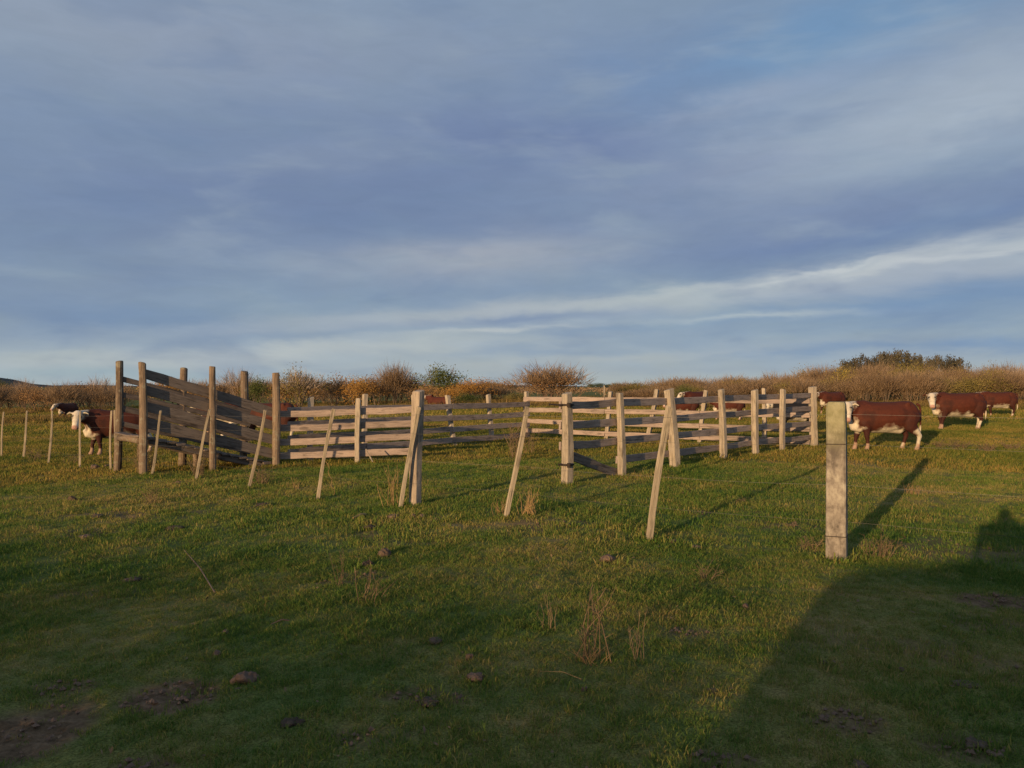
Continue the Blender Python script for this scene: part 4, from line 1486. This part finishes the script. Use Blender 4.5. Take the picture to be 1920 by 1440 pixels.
def scatter(name, label, sources, pts, scl, seed, kind='stuff'):
    rng = np.random.default_rng(seed)
    n = len(pts)
    me = bpy.data.meshes.new(name)
    me.vertices.add(n)
    me.vertices.foreach_set('co', pts.astype(np.float32).ravel())
    rot = np.stack([rng.normal(0, .12, n), rng.normal(0, .12, n), rng.uniform(0, 6.283, n)], -1)
    me.attributes.new('rot', 'FLOAT_VECTOR', 'POINT').data.foreach_set('vector', rot.astype(np.float32).ravel())
    sc = np.stack([scl, scl, scl * rng.uniform(.7, 1.3, n)], -1)
    me.attributes.new('scl', 'FLOAT_VECTOR', 'POINT').data.foreach_set('vector', sc.astype(np.float32).ravel())
    me.attributes.new('pick', 'INT', 'POINT').data.foreach_set('value', rng.integers(0, len(sources), n).astype(np.int32))
    o = bpy.data.objects.new(name, me)
    col.objects.link(o)
    c = bpy.data.collections.new(name + '_sources')
    for s in sources:
        c.objects.link(s)
    ng = bpy.data.node_groups.new(name + '_scatter', 'GeometryNodeTree')
    ng.interface.new_socket('Geometry', in_out='INPUT', socket_type='NodeSocketGeometry')
    ng.interface.new_socket('Geometry', in_out='OUTPUT', socket_type='NodeSocketGeometry')
    gi, go = ng.nodes.new('NodeGroupInput'), ng.nodes.new('NodeGroupOutput')
    ip = ng.nodes.new('GeometryNodeInstanceOnPoints')
    ci = ng.nodes.new('GeometryNodeCollectionInfo')
    ci.inputs['Collection'].default_value = c
    ci.inputs['Separate Children'].default_value = True
    ci.inputs['Reset Children'].default_value = True

    def na(nm, dt):
        q = ng.nodes.new('GeometryNodeInputNamedAttribute')
        q.data_type = dt
        q.inputs['Name'].default_value = nm
        return next(s for s in q.outputs if s.enabled)
    ng.links.new(gi.outputs[0], ip.inputs['Points'])
    ng.links.new(ci.outputs[0], ip.inputs['Instance'])
    ip.inputs['Pick Instance'].default_value = True
    ng.links.new(na('pick', 'INT'), ip.inputs['Instance Index'])
    e2r = ng.nodes.new('FunctionNodeEulerToRotation')
    ng.links.new(na('rot', 'FLOAT_VECTOR'), e2r.inputs[0])
    ng.links.new(e2r.outputs[0], ip.inputs['Rotation'])
    ng.links.new(na('scl', 'FLOAT_VECTOR'), ip.inputs['Scale'])
    ng.links.new(ip.outputs[0], go.inputs[0])
    o.modifiers.new('scatter', 'NODES').node_group = ng
    return tag(o, label, 'grass', None, kind)


def field(seed, r0, r1, dens, half=40, thin=True):
    rng = np.random.default_rng(seed)
    area = half * DEG * (r1 * r1 - r0 * r0)
    n = int(area * dens)
    r = np.sqrt(rng.uniform(r0 * r0, r1 * r1, n))
    a = rng.uniform(-half, half, n) * DEG
    x, y = r * np.sin(a), r * np.cos(a)
    keep = np.ones(n, bool)
    if thin:
        dd = dirt(x, y)
        keep = rng.random(n) > dd * .93
    x, y = x[keep], y[keep]
    lush = vnoise(x / 1.3, y / 1.3, 21) * .5 + vnoise(x / .4, y / .4, 22) * .5
    return np.stack([x, y, H(x, y)], -1), .40 + 1.15 * lush


near = [tuft('near_tuft', 100 + q, 22, .05, .044, .0042, 'grass', .95) for q in range(6)]
mid = [tuft('mid_tuft', 110 + q, 30, .10, .055, .0065, 'grass', .8) for q in range(5)]
far = [tuft('far_tuft', 120 + q, 46, .24, .075, .012, 'grass_far', .7) for q in range(4)]
vfar = [tuft('very_far_tuft', 130 + q, 56, .7, .11, .03, 'grass_far', .6) for q in range(4)]
dry = [tuft('dry_tuft', 140 + q, 40, .5, .42, .03, 'drygrass', .5) for q in range(4)]
sets = [(near, 2.2, 7.5, 520, 201), (mid, 7.5, 16, 130, 202), (far, 16, 38, 30, 203), (vfar, 38, 100, 5, 204)]
gp_all = []
for src, r0, r1, dn, sd_ in sets:
    pts, sc = field(sd_, r0, r1, dn)
    scatter('grass', 'short grazed green and yellowing pasture grass', src, pts, sc, sd_ + 50)
# longer grass left ungrazed round the feet of posts and lumps
rng = np.random.default_rng(77)
base_pts = []
for o in list(bpy.data.objects):
    if o.type == 'MESH' and o.name.split('.')[0] in ('post', 'stake', 'strainer_post', 'shaft', 'support_post', 'dung', 'clod', 'stone'):
        lump = o.parent is None
        m_ = (Matrix.Translation(parent_world(o.parent)) @ o.matrix_basis) if o.parent else o.matrix_basis
        c = m_.translation
        r_ = max(o.dimensions.x, o.dimensions.y) * .5
        for _ in range(7 if lump else 16):
            a = rng.uniform(0, 6.283)
            q = (r_ * .9 if lump else r_ * .6) + rng.uniform(.0, .05 if lump else .14)
            base_pts.append((c.x + q * math.cos(a), c.y + q * math.sin(a)))
base_pts = np.array(base_pts)
bz = H(base_pts[:, 0], base_pts[:, 1])
scatter('grass', 'longer grass round the feet of posts and lumps', mid, np.concatenate([base_pts, bz[:, None]], 1), rng.uniform(.7, 1.7, len(base_pts)) * np.where(base_pts[:, 1] < 6, .6, 1), 88)
pts, sc = field(205, 52, 88, 2.2, 36, False)
band = vnoise(pts[:, 0] / 9, pts[:, 1] / 9, 31) > .38
pts, sc = pts[band], sc[band]
scatter('tall_dry_grass', 'tall dry straw grass along the foot of the thickets', dry, pts, sc, 301)
# stray taller dead blades standing out of the grazed turf
stray = [tuft('stray_tuft', 150 + q, 7, .05, .11, .0032, 'drygrass', .75) for q in range(4)]
pts, sc = field(206, 2.4, 14, 5.0)
scatter('stray_grass', 'stray dead straw blades standing out of the turf', stray, pts, sc * .9, 302)
# crumbs of soil on the bare patches
rng = np.random.default_rng(401)
cr_v, cr_f = [], []
for cx, cy, rx, ry, st_ in BARE_W:
    for _ in range(int(60 * st_ * min(1, 5 / cy))):
        x, y = cx + rng.normal() * rx * .6, cy + rng.normal() * ry * .6
        if dirt(x, y) < .4: continue
        r_ = rng.uniform(.006, .02)
        z = hz(x, y) + r_ * .2
        o_ = len(cr_v)
        for dx, dy, dz2 in ((1, 0, 0), (-1, 0, 0), (0, 1, 0), (0, -1, 0), (0, 0, .8), (0, 0, -.6)):
            k_ = r_ * rng.uniform(.6, 1.2)
            cr_v.append((x + dx * k_, y + dy * k_, z + dz2 * k_))
        for a_, b_, c_ in ((0, 2, 4), (2, 1, 4), (1, 3, 4), (3, 0, 4), (2, 0, 5), (1, 2, 5), (3, 1, 5), (0, 3, 5)):
            cr_f.append((o_ + a_, o_ + b_, o_ + c_))
tag(link('soil_crumbs', mesh('soil_crumbs', cr_v, cr_f), M['stone']), 'crumbs of dry soil on the bare patches', 'soil', None, 'stuff')
# fallen leaves and straw bits
rng = np.random.default_rng(400)
n = 700
r = np.sqrt(rng.uniform(9, 144, n)); a = rng.uniform(-36, 36, n) * DEG
x, y = r * np.sin(a), r * np.cos(a)
p = np.stack([x, y, H(x, y) + .022], -1)
d1 = rng.normal(size=(n, 3)); d1[:, 2] *= .25; d1 /= np.linalg.norm(d1, axis=1)[:, None]
d2 = np.cross(d1, np.array([0, 0, 1.0]) + rng.normal(size=(n, 3)) * .35); d2 /= np.linalg.norm(d2, axis=1)[:, None]
ln = (.006 + .016 * rng.random(n))[:, None]
wd = ln * (.15 + .5 * rng.random(n))[:, None]
Vv = np.stack([p - d1 * ln, p - d2 * wd, p + d1 * ln, p + d2 * wd], 1).reshape(-1, 3)
tag(link('leaf_litter', npmesh('leaf_litter', Vv, np.arange(4 * n).reshape(-1, 4)), M['weed']), 'scattered dead leaves and straw bits on the grass', 'litter', None, 'stuff')

# ------------------------------------------------------------------ the photographer, and unseen shrubs and a roll added to throw the shade
nvec = Vector((S2[1], -S2[0]))
svec = Vector(S2)


def back(along, perp):
    q = svec * along + nvec * perp
    return q.x, q.y


for q in range(11):  # unseen shrub row, added to shade the left and middle foreground
    pp = (-9.5, -8.6, -7.7, -6.9, -6.1, -5.3, -4.4, -3.6, -2.9, -2.2, -1.45)[q]
    hh = (1.33 if pp < -2.3 else 1.27) + random.uniform(-.04, .04)
    shrub('green' if q >= 8 else ('rust' if q % 4 else 'olive'), 0, 0, 0, 0, 'unseen shrub added behind the camera for shade', 'shade shrubs added behind the camera',
          xy=back(-4.3 + random.uniform(-.3, .3), pp), wh=(random.uniform(1.2, 1.5), hh))
bx, by = back(-4.5, -.40)  # unseen straw roll, added to cast the lower right shade
mb = MB()
nseg = 14


rw = random.Random(5)
path, radii = [], []
for s in range(nseg + 1):
    t = -.60 + 1.40 * s / nseg
    q = nvec * t
    path.append((q.x, q.y, .80 + .08 * (t / .72)))
    radii.append((.79 + .06 * t + rw.uniform(-.012, .012)) * (.95 if s in (0, nseg) else 1))
mb.tube(path, radii, 28)
bale = thing('round_bale', (bx, by, hz(bx, by)), 'unseen straw shade bale behind the photographer', 'bale')
link('roll', mb.mesh('roll', True), M['straw'], bale, Matrix.Translation((bx, by, hz(bx, by))))


def skin_body(name, nodes, edges, mat):
    me = bpy.data.meshes.new(name)
    me.from_pydata([n_[0] for n_ in nodes], edges, [])
    o = bpy.data.objects.new('tmp', me)
    col.objects.link(o)
    o.modifiers.new('skin', 'SKIN')
    for sv, n_ in zip(me.skin_vertices[0].data, nodes):
        sv.radius = (n_[1], n_[1] if len(n_) < 3 else n_[2])
    me.skin_vertices[0].data[0].use_root = True
    o.modifiers.new('sub', 'SUBSURF').levels = 1
    res = bpy.data.meshes.new_from_object(o.evaluated_get(bpy.context.evaluated_depsgraph_get()))
    bpy.data.objects.remove(o)
    res.name = name
    res.materials.append(mat)
    return res


px_, py_ = back(-.42, .10)
nodes = [((0, 0, .86), .15, .11), ((0, 0, 1.1), .15, .10), ((0, 0, 1.30), .17, .10), ((0, 0, 1.41), .06), ((0, .02, 1.53), .095, .11),
         ((.09, 0, .80), .09), ((.1, .02, .45), .065), ((.11, 0, .08), .045), ((.11, .14, .03), .04),
         ((-.09, 0, .80), .09), ((-.1, .02, .45), .065), ((-.11, 0, .08), .045), ((-.11, .14, .03), .04),
         ((.2, 0, 1.32), .06), ((.25, .06, 1.08), .05), ((.12, .22, 1.33), .035), ((-.2, 0, 1.32), .06), ((-.25, .06, 1.08), .05), ((-.12, .22, 1.33), .035)]
edges = [(0, 1), (1, 2), (2, 3), (3, 4), (0, 5), (5, 6), (6, 7), (7, 8), (0, 9), (9, 10), (10, 11), (11, 12), (2, 13), (13, 14), (14, 15), (2, 16), (16, 17), (17, 18)]
pm = skin_body('person', nodes, edges, M['cloth'])
po = link('person', pm, None, None, Matrix.Translation((px_, py_, hz(px_, py_))))
tag(po, 'photographer in dark jacket standing behind the camera with arms raised', 'person')
